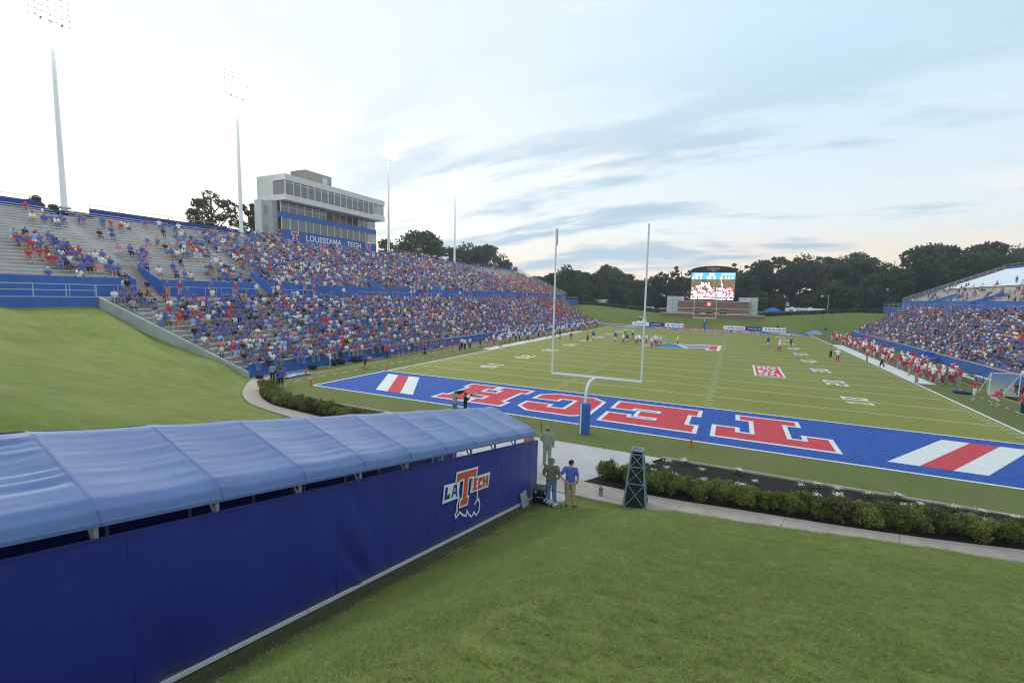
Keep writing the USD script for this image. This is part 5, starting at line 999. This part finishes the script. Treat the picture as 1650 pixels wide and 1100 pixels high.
# front row on the left: legs over the wall
fr_ = []
for k, y in enumerate(np.arange(-.2, 30, .62)):
    if rnd.random() < .75:
        o = int(np.searchsorted(np.cumsum(WT), rnd.random())); o = min(o, 19)
        copy_of(spect(o, 6 if o % 2 else 6), 'spectator', f'fan in {OUT[o][0]} on the front wall, {ordinal(len(fr_))} from its corner', 'person', (-31.86 - .12, y, .80), -math.pi / 2, 'fans sitting on the left front wall'); fr_.append(y)

# players, officials, staff
HW, HBk, HR = mat('helmet_white', (.72, .72, .74), .3, .02), mat('helmet_blue', (.02, .05, .26), .3, .02), mat('helmet_red', (.5, .03, .04), .3, .02)
KITS = {
 'away': dict(shirt=CL['white'], legs=CL['red'], leglen=1.1, bulk=.03, helmet=HW, sleeve=.5, skin=SKIN[2], shoe=SHOE[0]),
 'awayr': dict(shirt=CL['white'], legs=CL['red'], leglen=1.1, bulk=.03, helmet=HR, sleeve=.5, skin=SKIN[1], shoe=SHOE[0]),
 'home': dict(shirt=CL['blue'], legs=CL['white'], leglen=1.1, bulk=.03, helmet=HBk, sleeve=.5, skin=SKIN[2], shoe=SHOE[0]),
 'homew': dict(shirt=CL['blue'], legs=CL['grey'], leglen=1.1, bulk=.03, helmet=HW, sleeve=.5, skin=SKIN[1], shoe=SHOE[1]),
 'ref': dict(shirt=CL['stripe'], legs=CL['black'], leglen=1.95, hat=CL['black'], skin=SKIN[0], shoe=SHOE[1]),
 'redk': dict(shirt=CL['red'], legs=CL['khaki'], leglen=1.95, hat=CL['white'], skin=SKIN[0]),
 'redw': dict(shirt=CL['red'], legs=CL['white'], leglen=.95, wide=.02, hair=HAIR['dark'], skin=SKIN[0]),
 'redg': dict(shirt=CL['red'], legs=CL['grey'], leglen=1.95, hat=CL['red'], skin=SKIN[1]),
 'redd': dict(shirt=CL['red'], legs=CL['navy'], leglen=1.95, skin=SKIN[0]),
 'whitek': dict(shirt=CL['white'], legs=CL['khaki'], leglen=1.95, hat=CL['white'], skin=SKIN[0]),
 'whiteb': dict(shirt=CL['white'], legs=CL['black'], leglen=1.95, hat=CL['blue'], skin=SKIN[1]),
 'cheer': dict(shirt=CL['royal'], legs=CL['royal'], leglen=.35, sleeve=0, legname='skirt', long=True, hair=HAIR['blond'], skin=SKIN[0], wide=.04),
 'cheerd': dict(shirt=CL['royal'], legs=CL['white'], leglen=.35, sleeve=0, legname='skirt', long=True, hair=HAIR['brown'], skin=SKIN[1], wide=.04),
 'bluek': dict(shirt=CL['royal'], legs=CL['khaki'], leglen=1.0, skin=SKIN[0]), 'blued': dict(shirt=CL['blue'], legs=CL['black'], leglen=1.0, skin=SKIN[1], shoe=SHOE[1]), 'dark': dict(shirt=CL['black'], legs=CL['denim'], leglen=1.95, hat=CL['black'], skin=SKIN[0], shoe=SHOE[1]),
 'greyb': dict(shirt=CL['grey'], legs=CL['black'], leglen=1.95, hat=CL['navy'], skin=SKIN[0], shoe=SHOE[1]), 'orange': dict(shirt=CL['orange'], legs=CL['white'], leglen=1.95, skin=SKIN[2])}
PP = {}
def pp(k, p):
    if (k, p) not in PP: PP[k, p] = person(proto('standing_person'), pose(p, 1), KITS[k], 8)
    return PP[k, p]
def stand_at(k, p, x, y, rz, label, group=None, z=0, sc=None, name='person'):
    return copy_of(pp(k, p), name, label, 'person', (x, y, z), rz, group, sc or rnd.uniform(.97, 1.07))
F = [('ref', 'stand', -16.5, 54, 'official in black trousers at the left end of the players on the field'), ('home', 'stand', -15.8, 55.2, 'player in blue jersey just right of the leftmost official'), ('home', 'hips', -11.8, 55.7, 'lone player in blue jersey between the left official and the scrimmage'), ('away', 'walk', -9.5, 51.7, 'white jersey player with red trousers nearest left of the goalpost right upright'), ('home', 'crouch', -9.7, 55.9, 'crouching blue player behind the walking white jersey player'), ('homew', 'stand', -11.7, 63.5, 'farthest blue player, standing beyond the scrimmage'), ('homew', 'walk', -9.6, 60.2, 'blue player with white helmet left of the pack'), ('away', 'stand', -7.4, 52.4, 'standing player in white at the left front of the pack'), ('away', 'crouch', -7.5, 56, 'crouching player in white behind the left front of the pack'), ('away', 'run', -6.1, 54.2, 'player in white partly hidden by the goalpost right upright'), ('away', 'hips', -4.2, 48.4, 'white jersey player nearest the camera in the pack, hands on hips'), ('away', 'stand', -4.6, 54.5, 'player in white at the back of the right pack'), ('away', 'walk', -3.8, 51.7, 'player in white walking in the middle of the right pack'), ('away', 'fold', -3.4, 52.8, 'player in white with folded arms at the right side of the pack'), ('away', 'hips', -1.0, 55.4, 'lone white and red player standing on the midfield emblem'), ('redk', 'stand', -18.7, 51, 'person in red shirt and khaki trousers walking on the left numbers'), ('dark', 'walk', -22, 54.3, 'person in dark clothes walking near the left sideline'), ('away', 'run', -23, 53.6, 'white jersey player jogging at the left sideline border'),
     ('home', 'stand', 13.0, 62.9, 'blue player alone right of the midfield emblem'), ('away', 'walk', 14.2, 55.7, 'white and red player alone right of the midfield emblem'), ('ref', 'stand', 17.2, 71.2, 'striped official far down the right numbers'), ('ref', 'hips', 20.5, 52.9, 'striped official just inside the right sideline'), ('away', 'hips', 20.4, 47.2, 'white and red player just inside the right sideline, nearest the camera')]
for k, p, x, y, l in F: stand_at(k, p, x, y, rnd.uniform(0, 6.28), l)
LL = [('redd', 'raise', -29.9, 15.3), ('cheer', 'hips', -30.5, 15.9), ('cheerd', 'hips', -30.6, 17.1), ('cheer', 'stand', -30.3, 17.9), ('cheer', 'hips', -30.2, 18.7), ('cheerd', 'hips', -30.7, 20.5), ('cheer', 'fold', -30.5, 21.4), ('cheer', 'hips', -30.4, 22.3), ('redd', 'walk', -28.4, 20.8), ('bluek', 'stand', -28.1, 21.8), ('cheer', 'hips', -28.6, 23.6), ('cheerd', 'stand', -28.4, 24.6), ('redk', 'stand', -26.8, 24.8), ('bluek', 'fold', -29.8, 27.2), ('redd', 'stand', -27.0, 27.0), ('whiteb', 'fold', -28.2, 29.5), ('whiteb', 'stand', -27.4, 29.0), ('bluek', 'walk', -26.4, 28.3), ('whiteb', 'stand', -27.6, 30.8), ('blued', 'hips', -27.5, 33.7), ('redk', 'stand', -26.0, 33.6), ('redk', 'fold', -25.7, 34.2), ('whitek', 'stand', -25.5, 36.1), ('whitek', 'hips', -24.95, 35.6)]
for i, (k, p, x, y) in enumerate(LL):
    w = {'cheer': 'cheerleader in blue outfit', 'cheerd': 'cheerleader in blue top and white skirt', 'redd': 'person in red shirt and dark trousers', 'redk': 'person in red shirt and khaki trousers', 'bluek': 'person in royal blue shirt and khaki shorts', 'blued': 'person in blue shirt and black shorts', 'whiteb': 'person in white shirt and black trousers', 'whitek': 'person in white shirt and khaki trousers'}[k]
    stand_at(k, p, x, y, -1.57 + rnd.uniform(-.6, .6) + (3.14 if k.startswith('cheer') and rnd.random() < .4 else 0), f'{w}, {ordinal(i)} along left sideline from near end', None)
NM = {'awayr': 'player in white jersey and red helmet', 'home': 'player in blue jersey', 'homew': 'player in blue jersey with white helmet', 'away': 'player in white jersey and red trousers', 'redk': 'staff member in red shirt and khaki trousers', 'whitek': 'staff member in white shirt and khaki trousers', 'redg': 'staff member in red shirt and grey trousers', 'whiteb': 'staff member in white shirt and black trousers', 'redw': 'staff member in red shirt and white shorts', 'orange': 'helper in orange vest'}
POSES = ['stand', 'hips', 'fold', 'walk']
def line_up(n, y0, y1, x0, sx, kinds, rz, side):
    cnt = {}
    for i in range(n):
        y = y0 + (y1 - y0) * (i / n) ** 1.03 + rnd.uniform(-.3, .3); x = sx * (x0 + abs(rnd.gauss(0, 1.4))); k = rnd.choice(kinds if y < 70 or side == 'left' else kinds + ['orange']); cnt[k] = cnt.get(k, 0) + 1
        stand_at(k, rnd.choice(POSES), x, y, rz + rnd.uniform(-.8, .8), f'{NM[k]}, {ordinal(cnt[k] - 1)} along {side} sideline', f'people crowding the {side} sideline')
line_up(122, 37, 98, 25.7, -1, ['homew', 'homew', 'home', 'whitek', 'redk', 'away', 'homew', 'whiteb', 'away', 'whitek'], -1.57, 'left')
line_up(126, 33, 92, 26.2, 1, ['away', 'away', 'redk', 'redg', 'away', 'awayr', 'redk', 'awayr', 'redg', 'redw'], 1.57, 'right')
RR = [('redk', 'stand', 23.7, 47.6, 'person in red with khaki trousers standing inside the right white border'), ('whiteb', 'walk', 24.7, 44.8, 'person in white and black stepping on the right white border'), ('redk', 'fold', 25.6, 38, 'person in red and khaki, hands folded, at the edge of the right border'), ('redk', 'hips', 24.6, 32.1, 'person in red and khaki at the near end of the right white border'), ('away', 'hips', 26.2, 33.1, 'white jersey player at the near end of the right player line'), ('away', 'stand', 26.9, 33.0, 'second white jersey player at the near end of the right player line'), ('redg', 'stand', 28.1, 32.7, 'person in red shirt and grey trousers, back turned, near the white benches'), ('dark', 'walk', 28.4, 35.6, 'person in dark blue walking by the white benches'), ('redw', 'hips', 26.3, 24.3, 'person in red shirt and white shorts standing alone right of the white line'), ('redw', 'crouch', 26.7, 22.0, 'person in red shirt and white shorts bending forward, nearest on the right sideline'), ('redd', 'stand', 27.3, 19.4, 'person in red shirt and dark trousers at the right edge of the picture')]
for k, p, x, y, l in RR: stand_at(k, p, x, y, (1.57 + rnd.uniform(-.5, .5)) if p != 'crouch' else -1.2, l)
LC = [('greyb', 'stand', -28.2, -1.2, 1.2, 'person in grey shirt and black trousers by the left wall corner'), ('dark', 'fold', -25.6, -2.6, .3, 'person in dark clothes at the end of the left hedge'), ('blued', 'hips', -25.1, -2.75, .9, 'person in blue shirt beside the dark-clad person at the left hedge'), ('bluek', 'stand', -26.2, -1.7, .5, 'person in white cap behind the two people at the left hedge'), ('whitek', 'cam_up', -30.7, 7.4, 2.2, 'photographer in pale top and khaki in front of the left wall'), ('blued', 'walk', -27.0, 8.7, 1.8, 'person in blue shirt and black shorts walking on the turf left of the end zone'), ('dark', 'stand', -33.2, 114.6, 0, 'person in dark clothes at the far left corner of the field'), ('home', 'stand', -7.4, 113.2, 3, 'person in blue behind the far boards left of the scoreboard'), ('dark', 'stand', 17.9, 112.6, 3, 'dark figure behind the far boards on the right'), ('bluek', 'stand', 9.3, 112.9, 3, 'person in blue behind the white board at the far right'), ('redk', 'stand', -29.6, 113.4, 3.4, 'person in red at the far end of the left sideline'), ('dark', 'stand', 28.5, 112.2, 3, 'dark figure by the blue flag cloth at the far right corner')]
for k, p, x, y, rz, l in LC: stand_at(k, p, x, y, rz, l)
# the near figures, made finely
def near(name, J, kit, loc, rz, label, fine='folds', sc=1.0):
    t = thing('person', label, 'person', loc, rz, None, sc); person(t, J, kit, 10, fine); return t
zz = lambda x, y: gz(x, y) + .0
near('man', pose('man_a'), dict(shirt=CL['olive'], legs=CL['denim'], leglen=1.95, wide=.014, skin=SKIN[1], hair=HAIR['grey'], hat=CL['olive'], sleeve=.8, bulk=.012, shoe=SHOE[1]), (1.80, -11.95, zz(1.80, -11.95)), .22, 'man in olive shirt and blue jeans seen from behind beside the tunnel corner', sc=1.03)
near('man', pose('man_b'), dict(shirt=CL['royal'], legs=CL['khaki'], leglen=1.02, wide=.026, skin=SKIN[0], hair=HAIR['dark'], sleeve=.65, bulk=.004, shoe=SHOE[1], face=(.75, .7, 0)), (2.50, -11.85, zz(2.5, -11.85)), .25, 'young man in bright blue shirt and khaki shorts seen from behind', sc=1.02)
sol = near('man', pose('guard'), dict(shirt=CL['camo'], legs=CL['camo'], leglen=1.95, wide=.018, skin=SKIN[0], hair=HAIR['brown'], hat=CL['camo'], sleeve=1.95, bulk=.012, shoe=SHOE[1]), (-.02, -7.75, .012), .35, 'soldier in pale camouflage uniform on the apron at the tunnel mouth', sc=1.06)
rf = thing('rifle', 'dark rifle held upright by the soldier at the tunnel mouth', 'rifle', (-.02, -7.75, .012), .35); obj('barrel', bar((-.27, .40, 1.30), (-.36, .36, 2.02), .03), BLACK, rf); obj('stock', bar((-.22, .42, .98), (-.27, .40, 1.32), .05, .08), BLACK, rf); obj('sling', bar((-.25, .45, 1.05), (-.33, .41, 1.8), .012, .03), DARKG, rf)
near('man', pose('stand'), dict(shirt=CL['orange'], legs=CL['khaki'], leglen=1.95, skin=SKIN[1], hair=HAIR['brown'], sleeve=1.9), (-.62, -8.5, .012), 0, 'person in brownish orange standing mostly hidden behind the tunnel edge')
near('man', pose('cam_up'), dict(shirt=CL['grey'], legs=CL['denim'], leglen=1.95, skin=SKIN[0], hair=HAIR['grey'], hat=CL['grey'], sleeve=.7), (-8.45, -2.75, 0), -.3, 'camera operator in grey shirt behind the end line, left of the pair', sc=1.02)
near('man', pose('cam_up'), dict(shirt=CL['black'], legs=CL['navy'], leglen=1.95, skin=SKIN[1], hair=HAIR['dark'], sleeve=.8), (-7.75, -2.6, 0), -.7, 'photographer in black shirt behind the end line, right of the pair', sc=.98)
vc = thing('video_camera', 'black shoulder video camera held by the operator in grey', 'camera', (-8.45, -2.75, 0), -.3); obj('camera_body', bx(.10, .24, .05, .46, 1.58, 1.78), BLACK, vc); obj('lens', tube((.17, .46, 1.69), (.17, .64, 1.69), .055, 12, .065), DARKG, vc); obj('viewfinder', bx(.02, .10, .30, .44, 1.66, 1.72), BLACK, vc)
pc = thing('photo_camera', 'black photo camera with pale lens held by the man in black', 'camera', (-7.75, -2.6, 0), -.7); obj('camera_body', bx(-.02, .14, .36, .44, 1.50, 1.62), BLACK, pc); obj('lens', tube((.07, .44, 1.56), (.07, .72, 1.58), .05, 12, .06), mat('lens_pale', (.5, .48, .44), .5), pc)

# ---------------------------------------------------------------- sideline furniture and far things
def table_bench(x, y, L, m, label, rz=0, h=.46, w=.35, name='bench', cat_='bench'):
    t = thing(name, label, cat_, (x, y, 0), rz)
    obj('seat', bx(-w / 2, w / 2, -L / 2, L / 2, h - .05, h), m, t)
    for s in (-1, 1):
        obj('leg', cat(bar((-w / 2 + .03, s * L * .38, 0), (-w / 2 + .03, s * L * .38, h - .05), .04), bar((w / 2 - .03, s * L * .38, 0), (w / 2 - .03, s * L * .38, h - .05), .04), bar((-w / 2 + .03, s * L * .38, .12), (w / 2 - .03, s * L * .38, .12), .03)), STEEL, t)
table_bench(30.2, 36.8, 4.4, WHITEP, 'white team bench nearest the bending man'); table_bench(30.9, 41.5, 4.6, WHITEP, 'long white team bench in the middle of the right sideline'); table_bench(31.6, 37.6, 3.2, WHITEP, 'white bench by the red seated person'); table_bench(31.4, 46.8, 4.0, WHITEP, 'farthest white bench, by the blue barrels')
table_bench(32.3, 55.5, 3.2, STEEL, 'folding table under the blue barrels', 0, .72, .7, 'table', 'table')
for x, y, l in ((32.3, 56.2, 'blue drinks barrel on the folding table'), (32.3, 54.6, 'second blue drinks barrel on the folding table, nearer the camera')):
    t = thing('drinks_barrel', l, 'barrel', (x, y, .72)); obj('barrel', lathe([(0, 0), (.27, 0), (.30, .08), (.30, .62), (.27, .70), (0, .70)], 16), mat('barrel_blue', (.02, .08, .5), .4, .05), t); obj('lid', lathe([(0, .705), (.29, .705), (.29, .76), (0, .78)], 16), mat('barrel_lid', (.03, .12, .55), .4), t); obj('tap', bx(-.36, -.29, -.03, .03, .1, .16), WHITEP, t)
t = thing('kicking_net', 'white framed kicking net on the right sideline', 'net', (29.4, 27.6, 0), .35)
fr4 = [(-1.2, -.0, .1), (1.2, 0, .1), (1.2, 0, 2.1), (-1.2, 0, 2.1)]
for i in range(4): obj('frame', tube(fr4[i], fr4[(i + 1) % 4], .035, 8), WHITEP, t)
for x in (-1.2, 1.2): obj('brace', tube((x, 0, 2.1), (x * .9, 1.2, .05), .03, 8), WHITEP, t)
NET = usdkit.material(stage, '/World/Looks/net_white', {'p': ('diffuse_bsdf', {'color': (.6, .6, .62)}), 't': ('transparent_bsdf', {}), 'mx': ('mix_closure', {'fac': .35})}, link('t.BSDF>mx.closure1', 'p.BSDF>mx.closure2'), surface='mx.closure')
obj('netting', grid(np.linspace(-1.15, 1.15, 16), np.linspace(.15, 2.05, 14), lambda x, y: 0 * x)[0][:, [0, 2, 1]] is not None and ((lambda g: (np.column_stack([g[0][:, 0], .15 + .25 * np.sin(np.pi * (g[0][:, 1] - .1) / 2), g[0][:, 1]]), g[1]))(grid(np.linspace(-1.15, 1.15, 16), np.linspace(.15, 2.05, 14), lambda x, y: 0 * x))), NET, t, smooth=True)
for i, (x, y, l) in enumerate(((30.9, 30.9, 'blue folding chair right of the kicking net'), (31.3, 29.9, 'second blue folding chair right of the kicking net'), (30.3, 34.6, 'blue folding chair at the end of the white benches'))):
    t = thing('folding_chair', l, 'chair', (x, y, 0), 1.2); obj('seat', bx(-.22, .22, -.22, .22, .42, .46), CL['navy'], t); obj('backrest', bx(-.22, .22, -.26, -.23, .6, .86), CL['navy'], t)
    for a in (-.2, .2): obj('leg', cat(bar((a, -.24, .86), (a, .2, 0), .025), bar((a, .18, .42), (a, -.26, 0), .025)), STEEL, t)
t = thing('red_cooler', 'red and dark trunk by the right wall', 'trunk', (32.0, 31.3, 0)); obj('body', bx(-.5, .5, -.9, .9, .02, .62), mat('trunk_red', (.30, .03, .04), .5), t); obj('lid', bx(-.52, .52, -.92, .92, .625, .74), BLACK, t); obj('handle', bx(-.54, -.525, -.2, .2, .3, .4), STEEL, t)
t = thing('equipment_mat', 'dark low equipment box on the turf at the right edge', 'box', (30.2, 25.8, 0), .2); obj('tray', bx(-.5, .5, -1.6, 1.6, 0, .16), BLACK, t); obj('lid', bx(-.45, .45, -1.55, -.1, .163, .22), DARKG, t); obj('handle', bx(-.56, -.503, -.15, .15, .05, .1), STEEL, t)
def bag(x, y, l, s=1., m=None, rz=0., sz=(.34, .22, .20)):
    t = thing('kit_bag', l, 'bag', (x, y, 0), rz, None, s); e = trimesh.creation.icosphere(2); v = np.sign(e.vertices) * np.abs(e.vertices) ** .7 * sz; e.vertices = v + [0, 0, sz[2] * .92]; e.vertices += e.vertex_normals * ((meshkit.fbm(e.vertices * 5, 3, int(abs(x * 10))) - .5) * .12)[:, None]
    obj('bag_body', e, m or CL['black'], t, smooth=True); obj('strap', cat(tube((-.15, 0, sz[2] * 1.85), (0, .05, sz[2] * 2.25), .015, 6), tube((0, .05, sz[2] * 2.25), (.15, 0, sz[2] * 1.85), .015, 6)), DARKG, t)
bag(-31.2, 5.6, 'black kit bag alone at the foot of the left wall', 1.3); bag(-31.5, 8.6, 'black kit bag right of the photographer', 1.4); bag(-31.5, 9.5, 'second black kit bag right of the photographer', 1.5, rz=.8); bag(-31.4, 11.7, 'dark bag in the row of bags under the left wall', 1.4); bag(-31.5, 12.4, 'black bag at the far end of the row under the left wall', 1.3, rz=.5); bag(-31.3, 13.7, 'pink and white bundle under the left wall', 1.2, CL['pink']); bag(-30.8, -.6, 'small dark bag on the path at the left wall corner', 1.1); bag(26.6, 27.5, 'dark jersey bundle on the turf left of the man in white shorts', 1.3, CL['navy'], 0, (.5, .3, .1))
fg = grid(np.linspace(-.7, .7, 14), np.linspace(-1.6, 1.6, 26), lambda x, y: .05 + .12 * meshkit.fbm(np.stack([x * 2, y * 2, x * 0], -1), 3, 2)); fg[0][:, :2] += [-29.6, 2.1]; fg[0][:, 1] += .1 * np.sin(fg[0][:, 0] * 5)
obj('flag_cloth', fg, mat('flag_cloth_blue', (.03, .09, .42), .8, 0, 2.2, col2=(.45, .46, .6)), smooth=True, label='blue and white flag cloth lying on the turf near the left corner', category='flag')
fg = grid(np.linspace(-1.7, 1.7, 24), np.linspace(-.8, .8, 12), lambda x, y: .9 * np.clip((y + .8) / 1.6, 0, 1) * (1 - (x / 1.9) ** 2)); fg[0][:, :2] += [26.0, 109.9]
obj('flag_cloth', fg, MATS['flag_cloth_blue'], smooth=True, label='blue flag cloth propped up at the far right corner', category='flag')
for i, (a, b, y, m, l) in enumerate(((-20.0, -15.2, 112.2, 'w', 'leftmost white advertising board behind the far end zone'), (-15.0, -11.0, 112.4, 'b', 'blue advertising board next to the leftmost white board'), (-10.6, -5.6, 112.3, 'w', 'white advertising board left of the far goalpost'), (4.9, 10.2, 112.3, 'w', 'white advertising board right of the far goalpost'), (10.4, 14.2, 112.4, 'b', 'dark blue advertising board right of the far goalpost'), (14.4, 19.8, 112.2, 'w', 'rightmost white advertising board behind the far end zone'))):
    t = thing('advertising_board', l, 'advertising board', ((a + b) / 2, y, 0)); L = b - a
    obj('panel', hexa([(-L / 2, -.25, .03), (L / 2, -.25, .03), (L / 2, -.21, .03), (-L / 2, -.21, .03), (-L / 2, .0, 1.05), (L / 2, .0, 1.05), (L / 2, .04, 1.05), (-L / 2, .04, 1.05)]), WHITEP if m == 'w' else CL['navy'], t)
    for x in (-L / 2 + .3, L / 2 - .3): obj('strut', bar((x, .03, .95), (x, .5, .02), .04), STEEL, t)
    r5 = random.Random(i); xx = -L / 2 + .5; ms = []
    while xx < L / 2 - .7: w = r5.uniform(.25, .7); ms.append(hexa([(xx, -.172, .35), (xx + w, -.172, .35), (xx + w, -.165, .35), (xx, -.165, .35), (xx, -.092, .70), (xx + w, -.092, .70), (xx + w, -.085, .70), (xx, -.085, .70)])); xx += w + r5.uniform(.08, .35)
    obj('print', cat(*ms), CL['royal'] if m == 'w' else CL['sky'], t)
for i, y in enumerate((104.0, 107.2)):
    t = thing('advertising_board', ('nearer', 'farther')[i] + ' white board at the foot of the left wall near its far end', 'advertising board', (-31.2, y, 0), math.pi / 2); obj('panel', bx(-1.5, 1.5, -.03, .03, .02, .85), WHITEP, t); obj('print', bx(-1.1, 1.1, -.05, -.033, .3, .6), CL['red'], t)
# golf cart
t = thing('utility_cart', 'white utility cart parked on the far grass left of the scoreboard', 'cart', (-18.2, 117.5, .35), 1.4)
obj('body', cat(bx(-.65, .65, -1.3, 1.3, .35, .8), bx(-.6, .6, -1.3, -.2, .8, 1.25)), WHITEP, t); obj('canopy', bx(-.7, .7, -1.2, 1.1, 1.85, 1.93), WHITEP, t); obj('seat', bx(-.55, .55, -.1, .4, .8, 1.2), BLACK, t); obj('windscreen', bx(-.58, .58, 1.0, 1.03, .85, 1.8), GL, t)
for x in (-.6, .6):
    for y in (-.85, .85): w = trimesh.creation.cylinder(.28, .18, sections=14); w.apply_transform(trimesh.transformations.rotation_matrix(math.pi / 2, [0, 1, 0])); w.apply_translation([x, y, .28]); obj('wheel', w, BLACK, t)
    for y in (-1.1, .98): obj('canopy_post', bar((x * .98, y, .8), (x * .98, y, 1.85), .05), STEEL, t)
# beyond the far bank
hd_ = np.random.default_rng(4); npt = 9000; hx = hd_.uniform(-62, 62, npt); hq = np.column_stack([hx, 141 + hd_.uniform(-.6, .6, npt), farz(hx, np.full(npt, 140.)) - .4 + hd_.uniform(0, 1.5, npt)])
obj('dark_hedge', quads(hq, 0, .34, hd_), LEAF, label='low dark hedge along the top of the far bank', category='hedge')
def tent(x, y, w, h, m, l, z=GZ, eave=2.2):
    t = thing('canopy_tent', l, 'tent', (x, y, z)); r = w / 2; v = [(-r, -r, eave), (r, -r, eave), (r, r, eave), (-r, r, eave), (0, 0, h), (-r, -r, eave - .3), (r, -r, eave - .3), (r, r, eave - .3), (-r, r, eave - .3)]
    obj('roof', trimesh.Trimesh(v, [[0, 1, 4], [1, 2, 4], [2, 3, 4], [3, 0, 4], [0, 5, 6], [0, 6, 1], [1, 6, 7], [1, 7, 2], [2, 7, 8], [2, 8, 3], [3, 8, 5], [3, 5, 0]], process=False), m, t)
    for a in (-1, 1):
        for b in (-1, 1): obj('leg', bar((a * (r - .05), b * (r - .05), -.5), (a * (r - .05), b * (r - .05), eave - .05), .06), STEEL, t)
tent(18.6, 146, 5.2, 3.1, mat('tent_blue', (.04, .12, .5), .7), 'bright blue canopy tent right of the scoreboard', GZ - .6, 1.9); tent(29.0, 147, 4.4, 2.4, mat('tent_pale', (.5, .62, .7), .7), 'pale blue canopy tent in front of the motorhome', GZ - .4, 1.5)
tent(40.5, 147, 4.0, 2.2, MATS['tent_blue'], 'small blue canopy tent under the dark trees right of the lamp post', GZ, 1.4); tent(44.8, 148, 6.0, 2.0, MATS['tent_blue'], 'long low blue canopy right of the small blue tent', GZ, 1.4); tent(55, 148, 4.5, 3.0, mat('tent_white', (.7, .72, .72), .7), 'white and red canopy by the right grandstand', GZ, 2.0)
t = thing('motorhome', 'white motorhome parked beyond the far bank right of the scoreboard', 'motorhome', (28.2, 152, GZ - .6)); obj('body', bx(-5.6, 5.4, -1.2, 1.2, .5, 3.0), WHITEP, t); obj('roof_unit', cat(bx(-4.2, -3.2, -.4, .4, 3.003, 3.3), bx(1.0, 2.0, -.4, .4, 3.003, 3.3)), WHITEP, t); obj('blue_swoosh', bx(-2.6, 3.4, -1.215, -1.203, 1.5, 2.4), CL['sky'], t)
for a, b in ((-4.6, -3.4), (3.8, 4.8)): obj('window', bx(a, b, -1.22, -1.203, 1.6, 2.4), GL, t)
for x in (-3.6, 3.4): w = trimesh.creation.cylinder(.48, 2.3, sections=16); w.apply_transform(trimesh.transformations.rotation_matrix(math.pi / 2, [1, 0, 0])); w.apply_translation([x, 0, .48]); obj('wheel', w, BLACK, t)
t = thing('lamp_post', 'tall grey lamp post at the right end of the motorhome', 'lamp post', (34.2, 150, GZ)); obj('pole', tube((0, 0, -.3), (0, 0, 7.0), .12, 8, .07), STEEL, t); obj('lamp_arm', bar((0, 0, 6.6), (-1.6, 0, 6.7), .06), STEEL, t); obj('lamp_head', bx(-2.0, -1.5, -.15, .15, 6.2, 6.6), WHITEP, t)
t = thing('pavilion', 'white and green tent roof with slanting top behind the far bank on the left', 'tent', (-40.2, 149, GZ - .2)); obj('roof', hexa([(-3.4, -2, 1.6), (2.0, -2, 2.6), (2.0, 2, 2.6), (-3.4, 2, 1.6), (-1.2, -2, 3.9), (3.0, -2, 4.0), (3.0, 2, 4.0), (-1.2, 2, 3.9)]), mat('pavilion_pale', (.45, .58, .55), .6, .1), t); obj('side_roof', bx(-5.0, 5.2, -2.2, 2.0, 1.2, 1.45), WHITEP, t)
for x in (-4.5, 0, 4.8): obj('leg', bar((x, -1.8, -.5), (x, -1.8, 1.2), .12), STEEL, t)
t = thing('flag', 'pale flag on a pole beside the blue tent', 'flag', (22.2, 146, GZ)); obj('pole', tube((0, 0, -.3), (0, 0, 4.4), .05, 6), STEEL, t); obj('cloth', hexa([(.05, -.01, 3.0), (.9, -.01, 2.8), (.9, .01, 2.8), (.05, .01, 3.0), (.05, -.01, 4.3), (1.0, -.01, 4.0), (1.0, .01, 4.0), (.05, .01, 4.3)]), CL['sky'], t)
def car(x, y, c, l, rz=0., suv=False):
    t = thing('parked_car', l, 'car', (x, y, GZ - .2), rz); h = 1.75 if suv else 1.45
    q = Polygon([(-2.2, .3), (2.2, .3), (2.25, .75), (1.4, .92), (.75, h), (-1.3 - (.5 if suv else 0), h), (-2.1, .95), (-2.25, .7)]); m = extrude(q, 1.7); v = m.vertices.copy(); m.vertices = np.column_stack([v[:, 0], .85 - v[:, 2], v[:, 1]]); obj('body', m, c, t)
    m = extrude(Polygon([(1.1, .95), (.68, h - .12), (-1.2, h - .12), (-1.7, .95)]), 1.74); v = m.vertices.copy(); m.vertices = np.column_stack([v[:, 0], .87 - v[:, 2], v[:, 1]]); obj('window', m, GL, t)
    for a in (-1.4, 1.4): w = trimesh.creation.cylinder(.32, 1.76, sections=14); w.apply_transform(trimesh.transformations.rotation_matrix(math.pi / 2, [1, 0, 0])); w.apply_translation([a, 0, .32]); obj('wheel', w, BLACK, t)
for x, y, c, l in ((-33.5, 147, 'white', 'white parked car nearest right of the white tent roof'), (-30.0, 148, 'grey', 'grey parked car under the broad dark tree'), (-27.0, 147, 'white', 'second white car under the broad dark tree'), (-20.5, 147, 'white', 'white car just left of the near goalpost right upright'), (-16.0, 148, 'grey', 'grey car left of the scoreboard mesh panel'), (22.5, 147, 'red', 'red parked car right of the blue tent'), (37.3, 147, 'white', 'white parked car right of the lamp post'), (50.5, 148, 'white', 'white parked car left of the white and red canopy'), (60.0, 148, 'red', 'red parked car nearest the right grandstand')): car(x, y, CL[c], l, .05, c == 'white')
HAZE = usdkit.material(stage, '/World/Looks/haze_air', {'v': ('principled_volume', {'color': (.82, .88, .95), 'density': .0004, 'anisotropy': .3})}, surface=None, volume='v.volume')
hb = bx(-430, 430, -370, 490, -2.2, 62); obj('haze', hb, HAZE, kind='stuff', label='thin evening haze filling the air of the stadium', category='haze')
